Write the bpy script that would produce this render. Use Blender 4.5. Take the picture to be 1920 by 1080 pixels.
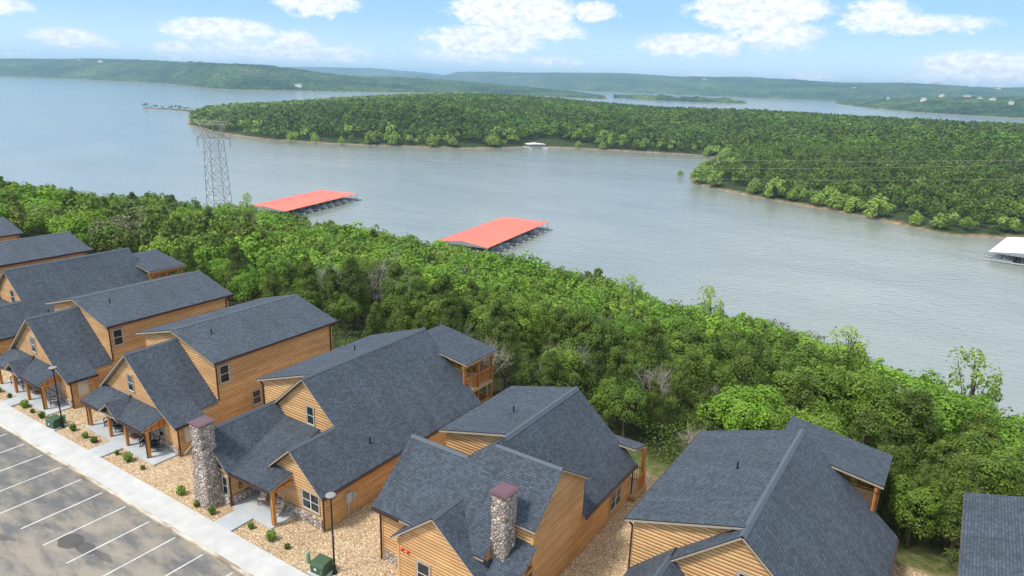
import bpy, math, random
import numpy as np
from mathutils import Vector, Matrix
R = math.radians
random.seed(7); rng = np.random.default_rng(7)
scn = bpy.context.scene
for o in list(bpy.data.objects): bpy.data.objects.remove(o)
COL = scn.collection

# ---------------------------------------------------------------- camera
F, PITCH, ROLL, HEAD = 1300.0, R(16.6), R(1.7), R(33.3)
ca, sa = math.cos(HEAD), math.sin(HEAD)
M3 = np.array([[ca, -sa, 0], [sa, ca, 0], [0, 0, 1.0]])
fw = np.array([0, math.cos(PITCH), -math.sin(PITCH)]); r0 = np.array([1.0, 0, 0]); u0 = np.cross(r0, fw)
rt = M3 @ (r0*math.cos(ROLL) + u0*math.sin(ROLL)); up = M3 @ (-r0*math.sin(ROLL) + u0*math.cos(ROLL)); fw = M3 @ fw
cam = bpy.data.cameras.new("camera"); camo = bpy.data.objects.new("camera", cam); COL.objects.link(camo)
camo.matrix_world = Matrix(((rt[0], up[0], -fw[0], 0), (rt[1], up[1], -fw[1], 0), (rt[2], up[2], -fw[2], 27.0), (0, 0, 0, 1)))
cam.sensor_width = 36; cam.lens = 36*F/1920; cam.clip_start = 0.3; cam.clip_end = 60000
scn.camera = camo
# ---------------------------------------------------------------- light
SUN_EL, SUN_AZ = R(57), R(207)       # azimuth clockwise from +Y
world = bpy.data.worlds.new("World"); scn.world = world; world.use_nodes = True
def sky_world():
    nt = world.node_tree; N = nt.nodes; L = nt.links; N.clear()
    out = N.new('ShaderNodeOutputWorld'); bg = N.new('ShaderNodeBackground')
    sky = N.new('ShaderNodeTexSky'); sky.sky_type = 'NISHITA'; sky.sun_disc = False
    sky.sun_elevation = SUN_EL; sky.sun_rotation = SUN_AZ; sky.air_density = 1.0; sky.dust_density = 0.6; sky.ozone_density = 1.6; sky.altitude = 300
    tc = N.new('ShaderNodeTexCoord'); sp = N.new('ShaderNodeSeparateXYZ'); L.new(tc.outputs['Generated'], sp.inputs[0])
    def m(op, a, b=None, c=None, clamp=False):
        n = N.new('ShaderNodeMath'); n.operation = op; n.use_clamp = clamp
        for i, v in enumerate((a, b, c)):
            if v is None: continue
            if isinstance(v, (int, float)): n.inputs[i].default_value = v
            else: L.new(v, n.inputs[i])
        return n.outputs[0]
    az = m('MULTIPLY', m('ARCTAN2', sp.outputs[0], sp.outputs[1]), 57.2958)
    el = m('MULTIPLY', m('ARCSINE', sp.outputs[2]), 57.2958)
    cb = N.new('ShaderNodeCombineXYZ'); L.new(m('MULTIPLY', az, 0.55), cb.inputs[0]); L.new(el, cb.inputs[1])
    def noise(scale, detail, rough, off):
        n = N.new('ShaderNodeTexNoise'); n.inputs['Scale'].default_value = scale; n.inputs['Detail'].default_value = detail; n.inputs['Roughness'].default_value = rough
        mp = N.new('ShaderNodeMapping'); mp.inputs['Location'].default_value = off; L.new(cb.outputs[0], mp.inputs[0]); L.new(mp.outputs[0], n.inputs['Vector']); return n.outputs['Fac']
    n1 = m('SUBTRACT', noise(1.3, 6, .58, (3, 1, 0)), .5); n2 = m('SUBTRACT', noise(2.6, 5, .6, (9, 4, 2)), .5)
    azd = m('ADD', az, m('MULTIPLY', n2, 1.6)); eld = m('ADD', el, m('MULTIPLY', n1, .9))
    # cloud banks: azimuth, elevation, half width, half height (degrees), thickness
    cl = CLOUDS
    acc = None
    for a, e, w, h, k in cl:
        dx = m('MULTIPLY', m('SUBTRACT', azd, a), 1/w); dy = m('MULTIPLY', m('SUBTRACT', eld, e), 1/h)
        d2 = m('MULTIPLY_ADD', dx, dx, m('MULTIPLY', dy, dy))
        v = m('MULTIPLY', m('SUBTRACT', 1.0, d2), k)
        acc = v if acc is None else m('MAXIMUM', acc, v)
    n3 = m('SUBTRACT', noise(6.5, 5, .6, (2, 7, 5)), .5); acc = m('ADD', m('ADD', acc, m('MULTIPLY', n1, 1.5)), m('MULTIPLY', n3, .7))
    mr = N.new('ShaderNodeMapRange'); mr.interpolation_type = 'SMOOTHSTEP'; L.new(acc, mr.inputs[0]); mr.inputs[1].default_value = -.05; mr.inputs[2].default_value = .8; mr.inputs[3].default_value = 0; mr.inputs[4].default_value = .95
    # high thin veil that softens the daylight
    mix = N.new('ShaderNodeMixRGB'); L.new(mr.outputs[0], mix.inputs[0])
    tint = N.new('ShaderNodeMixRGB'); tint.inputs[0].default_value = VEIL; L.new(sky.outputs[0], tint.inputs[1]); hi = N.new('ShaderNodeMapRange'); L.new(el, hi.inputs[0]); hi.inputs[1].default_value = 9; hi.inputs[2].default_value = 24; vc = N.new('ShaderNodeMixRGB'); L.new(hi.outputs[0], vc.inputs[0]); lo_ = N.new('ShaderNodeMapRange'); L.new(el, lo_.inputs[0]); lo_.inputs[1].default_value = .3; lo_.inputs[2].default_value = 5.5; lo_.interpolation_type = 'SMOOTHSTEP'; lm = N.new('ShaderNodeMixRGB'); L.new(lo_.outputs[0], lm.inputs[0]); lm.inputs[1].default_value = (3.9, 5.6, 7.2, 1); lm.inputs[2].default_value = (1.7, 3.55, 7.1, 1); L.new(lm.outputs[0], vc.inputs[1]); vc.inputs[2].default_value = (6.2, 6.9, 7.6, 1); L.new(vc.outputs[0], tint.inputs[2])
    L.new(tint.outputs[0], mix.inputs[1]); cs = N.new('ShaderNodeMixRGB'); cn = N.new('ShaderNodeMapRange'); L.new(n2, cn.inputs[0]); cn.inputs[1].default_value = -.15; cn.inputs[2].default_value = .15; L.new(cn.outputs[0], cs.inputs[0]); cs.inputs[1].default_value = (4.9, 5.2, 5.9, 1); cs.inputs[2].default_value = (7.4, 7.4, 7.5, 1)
    cu_ = N.new('ShaderNodeMixRGB'); L.new(hi.outputs[0], cu_.inputs[0]); L.new(cs.outputs[0], cu_.inputs[1]); cu_.inputs[2].default_value = (11, 11, 11.4, 1); L.new(cu_.outputs[0], mix.inputs[2])  # clouds high above the view are made brighter to add ambient fill
    L.new(mix.outputs[0], bg.inputs[0]); bg.inputs[1].default_value = SKY_STRENGTH
    L.new(bg.outputs[0], out.inputs[0])
SKY_STRENGTH = 0.12; VEIL = 0.72
_px = [(595,4,75,22,1.1),(415,56,95,20,1.1),(335,46,25,9,.7),(515,96,190,22,.6),(555,74,36,16,1.),(330,92,35,14,.9),(960,18,110,34,1.5),(905,76,110,26,1.3),(1010,56,90,22,.9),(880,102,100,16,.7),(1115,22,42,18,1.1),
       (1420,20,115,30,1.5),(1295,84,95,20,1.1),(1455,66,80,26,.9),(1650,28,55,26,1.),(1715,46,110,16,.8),(1850,128,105,26,1.),(1850,150,160,14,.7),(122,70,50,15,1.),(165,78,45,10,.6),(5,10,40,12,.9),(1518,146,45,10,.9),(1030,115,60,10,.6),(30,106,60,6,.7),(620,112,90,10,.5),(1310,142,40,5,.7)]
def _ae(x, y):
    d = fw + rt*(x-960)/F - up*(y-540)/F
    return math.degrees(math.atan2(d[0], d[1])), math.degrees(math.atan2(d[2], math.hypot(d[0], d[1])))
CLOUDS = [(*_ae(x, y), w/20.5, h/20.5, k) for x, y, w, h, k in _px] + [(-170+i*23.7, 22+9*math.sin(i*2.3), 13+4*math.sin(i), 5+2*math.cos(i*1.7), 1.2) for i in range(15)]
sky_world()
sun = bpy.data.lights.new("sun", 'SUN'); sun.energy = 2.7; sun.angle = R(9); sun.color = (1, .955, .89)
suno = bpy.data.objects.new("sun", sun); COL.objects.link(suno)
sd = Vector((math.sin(SUN_AZ)*math.cos(SUN_EL), math.cos(SUN_AZ)*math.cos(SUN_EL), math.sin(SUN_EL)))
suno.rotation_euler = sd.to_track_quat('Z', 'Y').to_euler()
scn.view_settings.view_transform = 'Standard'; scn.view_settings.look = 'None'; scn.view_settings.gamma = 1; scn.view_settings.exposure = 0.6
scn.render.engine = 'CYCLES'
scn.cycles.volume_bounces = 0; scn.cycles.max_bounces = 6; scn.cycles.diffuse_bounces = 3; scn.cycles.transparent_max_bounces = 6

# ---------------------------------------------------------------- materials
class NM:
    def __init__(s, name, rough=.8, spec=.3):
        s.m = bpy.data.materials.new(name); s.m.use_nodes = True; s.nt = s.m.node_tree; s.N = s.nt.nodes; s.L = s.nt.links
        s.b = s.N['Principled BSDF']; s.b.inputs['Roughness'].default_value = rough; s.b.inputs['Specular IOR Level'].default_value = spec
    def put(s, inp, v):
        if hasattr(v, 'is_output') or isinstance(v, bpy.types.NodeSocket): s.L.new(v, inp)
        else: inp.default_value = v
    def n(s, t, **k):
        n = s.N.new(t)
        for a, b in k.items(): setattr(n, a, b)
        return n
    def math(s, op, a, b=0.0, clamp=False):
        n = s.n('ShaderNodeMath', operation=op, use_clamp=clamp); s.put(n.inputs[0], a); s.put(n.inputs[1], b); return n.outputs[0]
    def coord(s, kind='Object', scale=(1, 1, 1), loc=(0, 0, 0), rot=(0, 0, 0)):
        if kind == 'Position': src = s.n('ShaderNodeNewGeometry').outputs['Position']
        else: src = s.n('ShaderNodeTexCoord').outputs[kind]
        mp = s.n('ShaderNodeMapping'); mp.inputs['Scale'].default_value = scale; mp.inputs['Location'].default_value = loc; mp.inputs['Rotation'].default_value = rot
        s.L.new(src, mp.inputs[0]); return mp.outputs[0]
    def noise(s, vec, scale, detail=4, rough=.55, out='Fac'):
        n = s.n('ShaderNodeTexNoise'); s.L.new(vec, n.inputs['Vector']); n.inputs['Scale'].default_value = scale; n.inputs['Detail'].default_value = detail; n.inputs['Roughness'].default_value = rough; return n.outputs[out]
    def voro(s, vec, scale, out='Color', feature='F1', rnd=1.0):
        n = s.n('ShaderNodeTexVoronoi', feature=feature); s.L.new(vec, n.inputs['Vector']); n.inputs['Scale'].default_value = scale; n.inputs['Randomness'].default_value = rnd; return n.outputs[out]
    def ramp(s, fac, stops, interp='LINEAR'):
        n = s.n('ShaderNodeValToRGB'); cr = n.color_ramp; cr.interpolation = interp
        while len(cr.elements) < len(stops): cr.elements.new(.5)
        for e, (p, c) in zip(cr.elements, stops): e.position = p; e.color = (*c, 1) if len(c) == 3 else c
        s.L.new(fac, n.inputs[0]); return n.outputs[0]
    def mix(s, fac, a, b, mode='MIX'):
        n = s.n('ShaderNodeMixRGB', blend_type=mode)
        for i, v in enumerate((fac, a, b)):
            if isinstance(v, tuple): v = (*v, 1) if len(v) == 3 else v
            s.put(n.inputs[i], v)
        return n.outputs[0]
    def rng(s, v, a, b, c=0., d=1., smooth=False):
        n = s.n('ShaderNodeMapRange'); s.L.new(v, n.inputs[0])
        if smooth: n.interpolation_type = 'SMOOTHSTEP'
        for i, x in enumerate((a, b, c, d)): n.inputs[i+1].default_value = x
        return n.outputs[0]
    def sep(s, vec):
        n = s.n('ShaderNodeSeparateXYZ'); s.L.new(vec, n.inputs[0]); return n.outputs
    def color(s, c): s.put(s.b.inputs['Base Color'], (*c, 1) if isinstance(c, tuple) and len(c) == 3 else c); return s
    def bump(s, h, dist=.02, strength=1.):
        n = s.n('ShaderNodeBump'); s.L.new(h, n.inputs['Height']); n.inputs['Distance'].default_value = dist; n.inputs['Strength'].default_value = strength
        s.L.new(n.outputs[0], s.b.inputs['Normal']); return s

def mat_shingle():
    k = NM('asphalt_shingles', .85, .35); uv = k.coord('UV')
    br = k.n('ShaderNodeTexBrick'); k.L.new(uv, br.inputs['Vector']); br.offset = .5
    br.inputs['Color1'].default_value = (.046, .057, .072, 1); br.inputs['Color2'].default_value = (.080, .098, .122, 1); br.inputs['Mortar'].default_value = (.020, .027, .037, 1)
    br.inputs['Scale'].default_value = 1; br.inputs['Mortar Size'].default_value = .010; br.inputs['Brick Width'].default_value = .20; br.inputs['Row Height'].default_value = .14; br.inputs['Bias'].default_value = -.05
    g = k.noise(k.coord('UV', (1, 1, 1)), 26, 3, .7); gs = k.rng(g, .32, .68, .6, 1.42)
    b = k.noise(k.coord('UV', (.9, .22, 1)), 1.1, 5, .65); bs = k.rng(b, .3, .7, .82, 1.18)
    c = k.mix(1., br.outputs[0], gs, 'MULTIPLY'); c = k.mix(1., c, bs, 'MULTIPLY'); k.color(c)
    h = k.math('FRACT', k.math('MULTIPLY', k.sep(uv)[1], 1/.14)); k.bump(k.math('ADD', k.math('MULTIPLY', h, -1), g), .03, .8)
    return k.m
def mat_wood(name, c1, c2, dark, pitch=.2, round_=True, knots=.5, axis=1, rough=.55):
    k = NM(name, rough, .4); uv = k.coord('UV'); v = k.math('MULTIPLY', k.sep(uv)[axis], 1/pitch); fr = k.math('FRACT', v); row = k.math('FLOOR', v)
    cb = k.n('ShaderNodeCombineXYZ'); k.L.new(k.math('MULTIPLY', k.sep(uv)[1-axis], .55), cb.inputs[0]); k.L.new(row, cb.inputs[1])
    wn = k.n('ShaderNodeTexWhiteNoise'); wn.noise_dimensions = '2D'
    cb2 = k.n('ShaderNodeCombineXYZ'); k.L.new(k.math('FLOOR', k.math('ADD', k.math('MULTIPLY', k.sep(uv)[1-axis], .27), k.math('MULTIPLY', row, .37))), cb2.inputs[0]); k.L.new(row, cb2.inputs[1]); k.L.new(cb2.outputs[0], wn.inputs['Vector'])
    sc = (2.2, 26, 1) if axis == 1 else (26, 2.2, 1)
    gr = k.noise(k.coord('UV', sc), 1.2, 5, .6)
    f = k.math('ADD', k.math('MULTIPLY', wn.outputs[0], .5), k.math('MULTIPLY', gr, .6))
    c = k.ramp(f, [(.2, c2), (.85, c1)])
    big = k.rng(k.noise(k.coord('UV', (.35, .5, 1)), 1, 5, .65), .3, .7, .80, 1.14); c = k.mix(1., c, big, 'MULTIPLY')
    kn = k.rng(k.voro(k.coord('UV', (1.6, 5, 1) if axis == 1 else (5, 1.6, 1)), 1., 'Distance'), .05, .16, knots, 0.); c = k.mix(kn, c, tuple(x*.45 for x in c2))
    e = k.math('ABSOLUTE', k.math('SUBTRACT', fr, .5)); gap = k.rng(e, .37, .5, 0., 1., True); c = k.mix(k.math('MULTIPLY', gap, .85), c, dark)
    k.color(c)
    if round_: hh = k.math('SQRT', k.math('SUBTRACT', 1.0, k.math('MULTIPLY', k.math('MULTIPLY', e, e), 3.9), True)); k.bump(hh, .06, .9)
    else: k.bump(k.math('SUBTRACT', gr, gap), .006, .6)
    return k.m
def mat_plain(name, c, rough=.6, var=.12, scale=3., spec=.4, metal=0., bump=0.):
    k = NM(name, rough, spec); n = k.noise(k.coord('Object'), scale, 4); k.color(k.mix(1., c, k.rng(n, .25, .75, 1-var, 1+var), 'MULTIPLY')); k.b.inputs['Metallic'].default_value = metal
    if bump: k.bump(n, bump, .7)
    return k.m
def mat_stone(name='river_stone', scale=5.):
    k = NM(name, .85, .3); p = k.coord('Object'); pw = k.mix(.06, p, k.noise(p, 3, 3, .6, 'Color'))
    col = k.voro(pw, scale, 'Color'); s = k.sep(col)
    c = k.ramp(s[0], [(0., (.24, .20, .16)), (.25, (.56, .47, .38)), (.45, (.38, .28, .22)), (.6, (.68, .59, .48)), (.78, (.42, .30, .27)), (.9, (.80, .74, .66)), (1., (.28, .25, .23))])
    c = k.mix(1., c, k.rng(k.noise(p, 22, 3), .3, .7, .75, 1.25), 'MULTIPLY')
    d = k.voro(pw, scale, 'Distance', 'DISTANCE_TO_EDGE'); edge = k.rng(d, .0, .07, 1., 0., True); c = k.mix(edge, c, (.17, .145, .12)); k.color(c)
    k.bump(k.math('ADD', k.rng(d, 0, .25, 0, 1, True), k.math('MULTIPLY', k.noise(p, 30, 3), .15)), .09, 1.)
    return k.m
def mat_gravel():
    k = NM('gravel', .9, .2); p = k.coord('Position')
    col = k.sep(k.voro(p, 11, 'Color')); c = k.ramp(col[0], [(0, (.26, .17, .09)), (.2, (.52, .36, .20)), (.5, (.66, .49, .295)), (.75, (.40, .28, .17)), (.9, (.82, .71, .52)), (1, (.22, .155, .10))])
    d = k.voro(p, 11, 'Distance'); c = k.mix(k.rng(d, .35, .75, 0, .55), c, (.26, .17, .09))
    b = k.rng(k.noise(p, .35, 4), .3, .7, .88, 1.12); c = k.mix(1., c, b, 'MULTIPLY')
    # grass and soil take over behind the cabins
    y = k.sep(p)[1]; yn = k.math('ADD', y, k.math('MULTIPLY', k.noise(p, .25, 4), 3.)); g = k.rng(yn, 43.3, 44.6, 0, 1, True)
    gc = k.ramp(k.noise(p, 1.9, 6, .7), [(.3, (.035, .05, .015)), (.45, (.09, .12, .03)), (.58, (.15, .14, .06)), (.72, (.22, .17, .10))])
    wf = k.rng(yn, 45.8, 48.5, 0, .9, True); gc = k.mix(wf, gc, (.035, .04, .018))
    k.color(k.mix(g, c, gc)); k.bump(k.math('SUBTRACT', 1., d), .06, 1.); return k.m
def mat_asphalt():
    k = NM('asphalt', .9, .25); p = k.coord('Position'); s = k.sep(p)
    fine = k.noise(p, 30, 3, .7); base = k.ramp(fine, [(.3, (.086, .086, .085)), (.55, (.132, .131, .128)), (.75, (.185, .182, .176))])
    # pale tan silt washed over the lot, thicker to the south-east
    ps = k.coord('Position', (.30, .85, 1), rot=(0, 0, .45)); st = k.noise(ps, 1.0, 6, .66)
    bias = k.rng(k.math('SUBTRACT', k.math('MULTIPLY', s[0], .5), k.math('MULTIPLY', s[1], 1.)), -54, -28, -.14, .16)
    st = k.rng(k.math('ADD', st, bias), .40, .72, 0., .72, True); c = k.mix(st, base, (.34, .29, .225))
    dk = k.rng(k.noise(k.coord('Position', (.5, .9, 1), (7, 3, 0), (0, 0, .7)), 1.0, 5, .6), .55, .72, 0, .38, True); c = k.mix(dk, c, (.10, .098, .095))
    ed = k.rng(s[1], 18.1, 19.0, 0., .5); c = k.mix(k.math('MULTIPLY', ed, k.rng(k.noise(p, 1.2, 4), .4, .6)), c, (.36, .27, .18))
    # damp patch with a tail
    def blob(x, y, rx, ry, rot, amt=.5):
        q = k.coord('Position', loc=(0, 0, 0)); n = k.n('ShaderNodeVectorRotate', rotation_type='Z_AXIS'); k.L.new(q, n.inputs['Vector']); n.inputs['Center'].default_value = (x, y, 0); n.inputs['Angle'].default_value = rot
        t = k.sep(n.outputs[0]); dx = k.math('MULTIPLY', k.math('SUBTRACT', t[0], x), 1/rx); dy = k.math('MULTIPLY', k.math('SUBTRACT', t[1], y), 1/ry)
        d = k.math('ADD', k.math('MULTIPLY', dx, dx), k.math('MULTIPLY', dy, dy)); d = k.math('ADD', d, k.math('MULTIPLY', k.math('SUBTRACT', k.noise(p, 1.6, 5, .65), .5), amt*2)); return k.rng(d, .8, 1., 1, 0, True)
    for x, y, rx, ry, a, am, dens, col in ((-40.85, 15.12, .95, .66, 0, .55, .85, (.075, .07, .066)), (-39.5, 15.3, 1.05, .42, -.05, .9, .8, (.08, .075, .07)), (-38.0, 15.5, 1.2, .24, -.05, 1.5, .65, (.085, .08, .075)), (-43.5, 15.0, .55, .13, 0, .9, .6, (.10, .095, .09)), (-44.6, 12.9, 1.1, .25, -.3, 1.6, .6, (.09, .085, .08)), (-34.2, 17.6, .5, .15, .2, 1.6, .4, (.10, .09, .08)), (-46.2, 16.1, .22, .12, 0, .8, .5, (.10, .095, .09)), (-32.5, 15.9, 1.2, .8, .2, 1.7, .45, (.10, .095, .09))):
        c = k.mix(k.math('MULTIPLY', blob(x, y, rx, ry, a, am), dens), c, col)
    k.color(c); k.bump(fine, .01, .6); return k.m
def mat_concrete(name='concrete', tone=(.49, .48, .455), joint=1.5):
    k = NM(name, .85, .3); p = k.coord('Position'); n = k.noise(p, .9, 5, .6); f = k.noise(p, 25, 3, .6)
    c = k.mix(1., tone, k.rng(n, .3, .7, .88, 1.08), 'MULTIPLY'); c = k.mix(1., c, k.rng(f, .3, .7, .94, 1.05), 'MULTIPLY')
    if joint:
        fr = k.math('FRACT', k.math('MULTIPLY', k.sep(p)[0], 1/joint)); e = k.math('ABSOLUTE', k.math('SUBTRACT', fr, .5)); g = k.rng(e, .488, .5, 0, 1); c = k.mix(k.math('MULTIPLY', g, .5), c, (.25, .24, .22))
    k.color(c); k.bump(f, .004, .5); return k.m
def mat_curb():
    k = NM('stained_curb', .85, .3); p = k.coord('Position'); n = k.noise(k.coord('Position', (.5, 2, 1)), 1.1, 5, .65); k.color(k.ramp(n, [(.35, (.58, .55, .49)), (.5, (.50, .44, .35)), (.62, (.30, .22, .14)), (.8, (.20, .17, .14))])); return k.m
def mat_leaf(name, stops, rough=.6, objvar=.25):
    k = NM(name, rough, .25); g = k.n('ShaderNodeNewGeometry'); oi = k.n('ShaderNodeObjectInfo')
    at = k.n('ShaderNodeAttribute', attribute_name='tint'); t = k.sep(at.outputs['Vector'])[0]
    f = k.math('ADD', k.math('ADD', k.math('MULTIPLY', g.outputs['Random Per Island'], .34), t), k.math('MULTIPLY', k.math('SUBTRACT', oi.outputs['Random'], .5), objvar))
    c = k.ramp(f, stops); k.color(c)
    tr = k.n('ShaderNodeBsdfTranslucent'); k.L.new(k.mix(1., c, (1.5, 1.6, .7), 'MULTIPLY'), tr.inputs[0])
    mx = k.n('ShaderNodeMixShader'); mx.inputs[0].default_value = .18; k.L.new(k.b.outputs[0], mx.inputs[1]); k.L.new(tr.outputs[0], mx.inputs[2]); k.L.new(mx.outputs[0], k.N['Material Output'].inputs[0]); return k.m
def mat_water():
    k = NM('lake_water', .10, 1.); p = k.coord('Position', (1, 1.6, 1), rot=(0, 0, .5))
    a = k.noise(p, .35, 5, .62); b = k.noise(p, .06, 4, .6); c = k.noise(k.coord('Position', (1, 2.2, 1), rot=(0, 0, .5)), .012, 4, .55)
    k.color(k.mix(k.rng(c, .35, .65), (.200, .226, .198), (.245, .268, .235)))
    w_ = k.n('ShaderNodeTexWave'); k.L.new(k.coord('Position', (1, 1, 1), rot=(0, 0, 1.15)), w_.inputs['Vector']); w_.inputs['Scale'].default_value = .14; w_.inputs['Distortion'].default_value = 9; w_.inputs['Detail'].default_value = 3; w_.inputs['Detail Scale'].default_value = .6; h = k.math('ADD', k.math('ADD', k.math('MULTIPLY', a, 1.), k.math('MULTIPLY', b, .8)), k.math('MULTIPLY', w_.outputs['Fac'], .10)); k.bump(h, .34, .8); k.b.inputs['IOR'].default_value = 1.33
    return k.m
def mat_hill():
    k = NM('forested_hill', .95, .1); p = k.coord('Position'); n = k.noise(p, .030, 6, .75); b = k.noise(p, .0045, 5, .6); v = k.voro(p, .07, 'Distance')
    c = k.ramp(k.math('ADD', k.math('MULTIPLY', n, .75), k.math('MULTIPLY', k.math('SUBTRACT', b, .2), .9)), [(.42, (.006, .022, .012)), (.55, (.028, .070, .026)), (.66, (.065, .13, .035)), (.80, (.14, .20, .06))])
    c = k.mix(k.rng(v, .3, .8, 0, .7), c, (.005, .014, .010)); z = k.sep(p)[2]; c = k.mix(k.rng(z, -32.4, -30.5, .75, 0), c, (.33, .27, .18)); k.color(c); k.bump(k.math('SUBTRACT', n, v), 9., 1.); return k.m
def mat_shore():
    k = NM('wooded_shore_soil', .95, .1); p = k.coord('Position'); z = k.math('ADD', k.sep(p)[2], k.math('MULTIPLY', k.noise(p, .05, 4), 2.)); n = k.noise(p, .35, 5, .7)
    bank = k.ramp(n, [(.3, (.12, .09, .05)), (.5, (.27, .19, .11)), (.7, (.40, .31, .19))]); floor = k.ramp(n, [(.3, (.025, .035, .015)), (.6, (.05, .07, .025)), (.8, (.11, .10, .06))])
    k.color(k.mix(k.rng(z, -31.9, -30.9, 0, 1), bank, floor)); k.bump(n, 1., .8); return k.m

MT = {}
MT['shingle'] = mat_shingle()
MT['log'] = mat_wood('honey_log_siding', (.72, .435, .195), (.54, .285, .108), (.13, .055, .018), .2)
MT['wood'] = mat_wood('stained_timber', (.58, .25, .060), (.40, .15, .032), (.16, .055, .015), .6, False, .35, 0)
MT['trim'] = mat_plain('tan_trim_board', (.36, .30, .225), .6, .08)
MT['corner'] = mat_plain('pine_corner_board', (.60, .34, .13), .6, .14, 2.)
MT['drip'] = mat_plain('dark_metal_edging', (.022, .024, .028), .5, .1)
MT['brown'] = mat_plain('dark_brown_metal', (.045, .018, .014), .4, .1)
MT['black'] = mat_plain('black_painted_metal', (.012, .012, .014), .45, .1)
MT['white'] = mat_plain('white_vinyl', (.66, .65, .61), .5, .05)
MT['pane'] = mat_plain('dark_window_glass', (.018, .024, .026), .06, .3, .8, .6)
MT['cap'] = mat_plain('burgundy_metal_cap', (.17, .085, .095), .28, .08, 2., .6, .5)
MT['stone'] = mat_stone(); MT['stone2'] = mat_stone('stone_veneer', 3.6)
MT['gravel'] = mat_gravel(); MT['asphalt'] = mat_asphalt(); MT['conc'] = mat_concrete(); MT['slab'] = mat_concrete('porch_concrete', (.43, .45, .455), 0); MT['curb'] = mat_curb()
MT['paint'] = mat_plain('worn_white_paint', (.60, .59, .56), .8, .22, 1.5)
MT['deck'] = mat_plain('deck_boards', (.42, .27, .14), .7, .2, 2.)
MT['green'] = mat_plain('green_powder_coat', (.045, .085, .040), .5, .12); MT['mint'] = mat_plain('faded_green_plastic', (.20, .33, .19), .6, .1)
MT['steel'] = mat_plain('galvanised_steel', (.40, .41, .41), .5, .15, 4., .5, .6); MT['rust'] = mat_plain('weathered_steel', (.36, .31, .27), .7, .2, 4.)
MT['red'] = mat_plain('red_enamel', (.60, .035, .02), .4, .06); MT['redroof'] = None
MT['cream'] = mat_plain('cream_cushion', (.68, .62, .50), .85, .08); MT['teak'] = mat_plain('teak_frame', (.30, .13, .055), .6, .15)
MT['mat'] = mat_plain('coir_doormat', (.20, .10, .045), .95, .2, 8.)
MT['bark'] = mat_plain('bark', (.11, .085, .065), .9, .3, 2.5, .2, 0, .03); MT['grey_bark'] = mat_plain('pale_dead_bark', (.42, .38, .33), .9, .2, 2.5)
MT['grey'] = mat_plain('grey_meter_box', (.42, .43, .43), .5, .06); MT['dock'] = mat_plain('dock_planks', (.45, .44, .42), .7, .2, 1.5); MT['hull'] = mat_plain('white_gelcoat', (.78, .78, .77), .25, .04, 1., .6)
MT['whiteroof'] = mat_plain('white_metal_roof', (.80, .80, .80), .4, .05, .5, .5)
MT['lamp'] = mat_plain('frosted_lens', (.24, .23, .22), .35, .05); MT['beige'] = mat_plain('beige_door_paint', (.52, .47, .37), .6, .06)
def _rr():
    k = NM('red_metal_roofing', .35, .5); uv = k.coord('UV'); fr = k.math('FRACT', k.math('MULTIPLY', k.sep(uv)[0], 1/.9)); e = k.rng(fr, .0, .12, 1., 0.)
    c = k.mix(1., (.82, .16, .085), k.rng(k.noise(k.coord('UV', (.3, .08, 1)), 1., 4), .3, .7, .88, 1.12), 'MULTIPLY'); c = k.mix(k.math('MULTIPLY', e, .25), c, (.45, .05, .04)); k.color(c); k.bump(e, .04, .8); return k.m
MT['redroof'] = _rr()
DEC = [(.0, (.034, .062, .010)), (.3, (.086, .142, .017)), (.6, (.160, .245, .025)), (.85, (.245, .345, .038)), (1., (.33, .42, .055))]
CED = [(.0, (.034, .055, .012)), (.35, (.086, .128, .020)), (.65, (.150, .200, .030)), (1., (.24, .27, .050))]
GRY = [(.0, (.060, .062, .035)), (.4, (.11, .12, .055)), (.7, (.19, .19, .11)), (1., (.27, .25, .18))]
PAL = [(.0, (.13, .20, .035)), (.4, (.25, .36, .06)), (1., (.42, .52, .13))]
BRI = [(.0, (.043, .096, .013)), (.3, (.108, .210, .019)), (.7, (.205, .350, .028)), (1., (.30, .44, .04))]
MT['dec'] = mat_leaf('broad_leaves', DEC); MT['ced'] = mat_leaf('cedar_foliage', CED); MT['gry'] = mat_leaf('sparse_grey_foliage', GRY); MT['pal'] = mat_leaf('pale_new_leaves', PAL); MT['bri'] = mat_leaf('bright_spring_leaves', BRI)
MT['water'] = mat_water(); MT['hill'] = mat_hill(); MT['shore'] = mat_shore()

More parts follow.
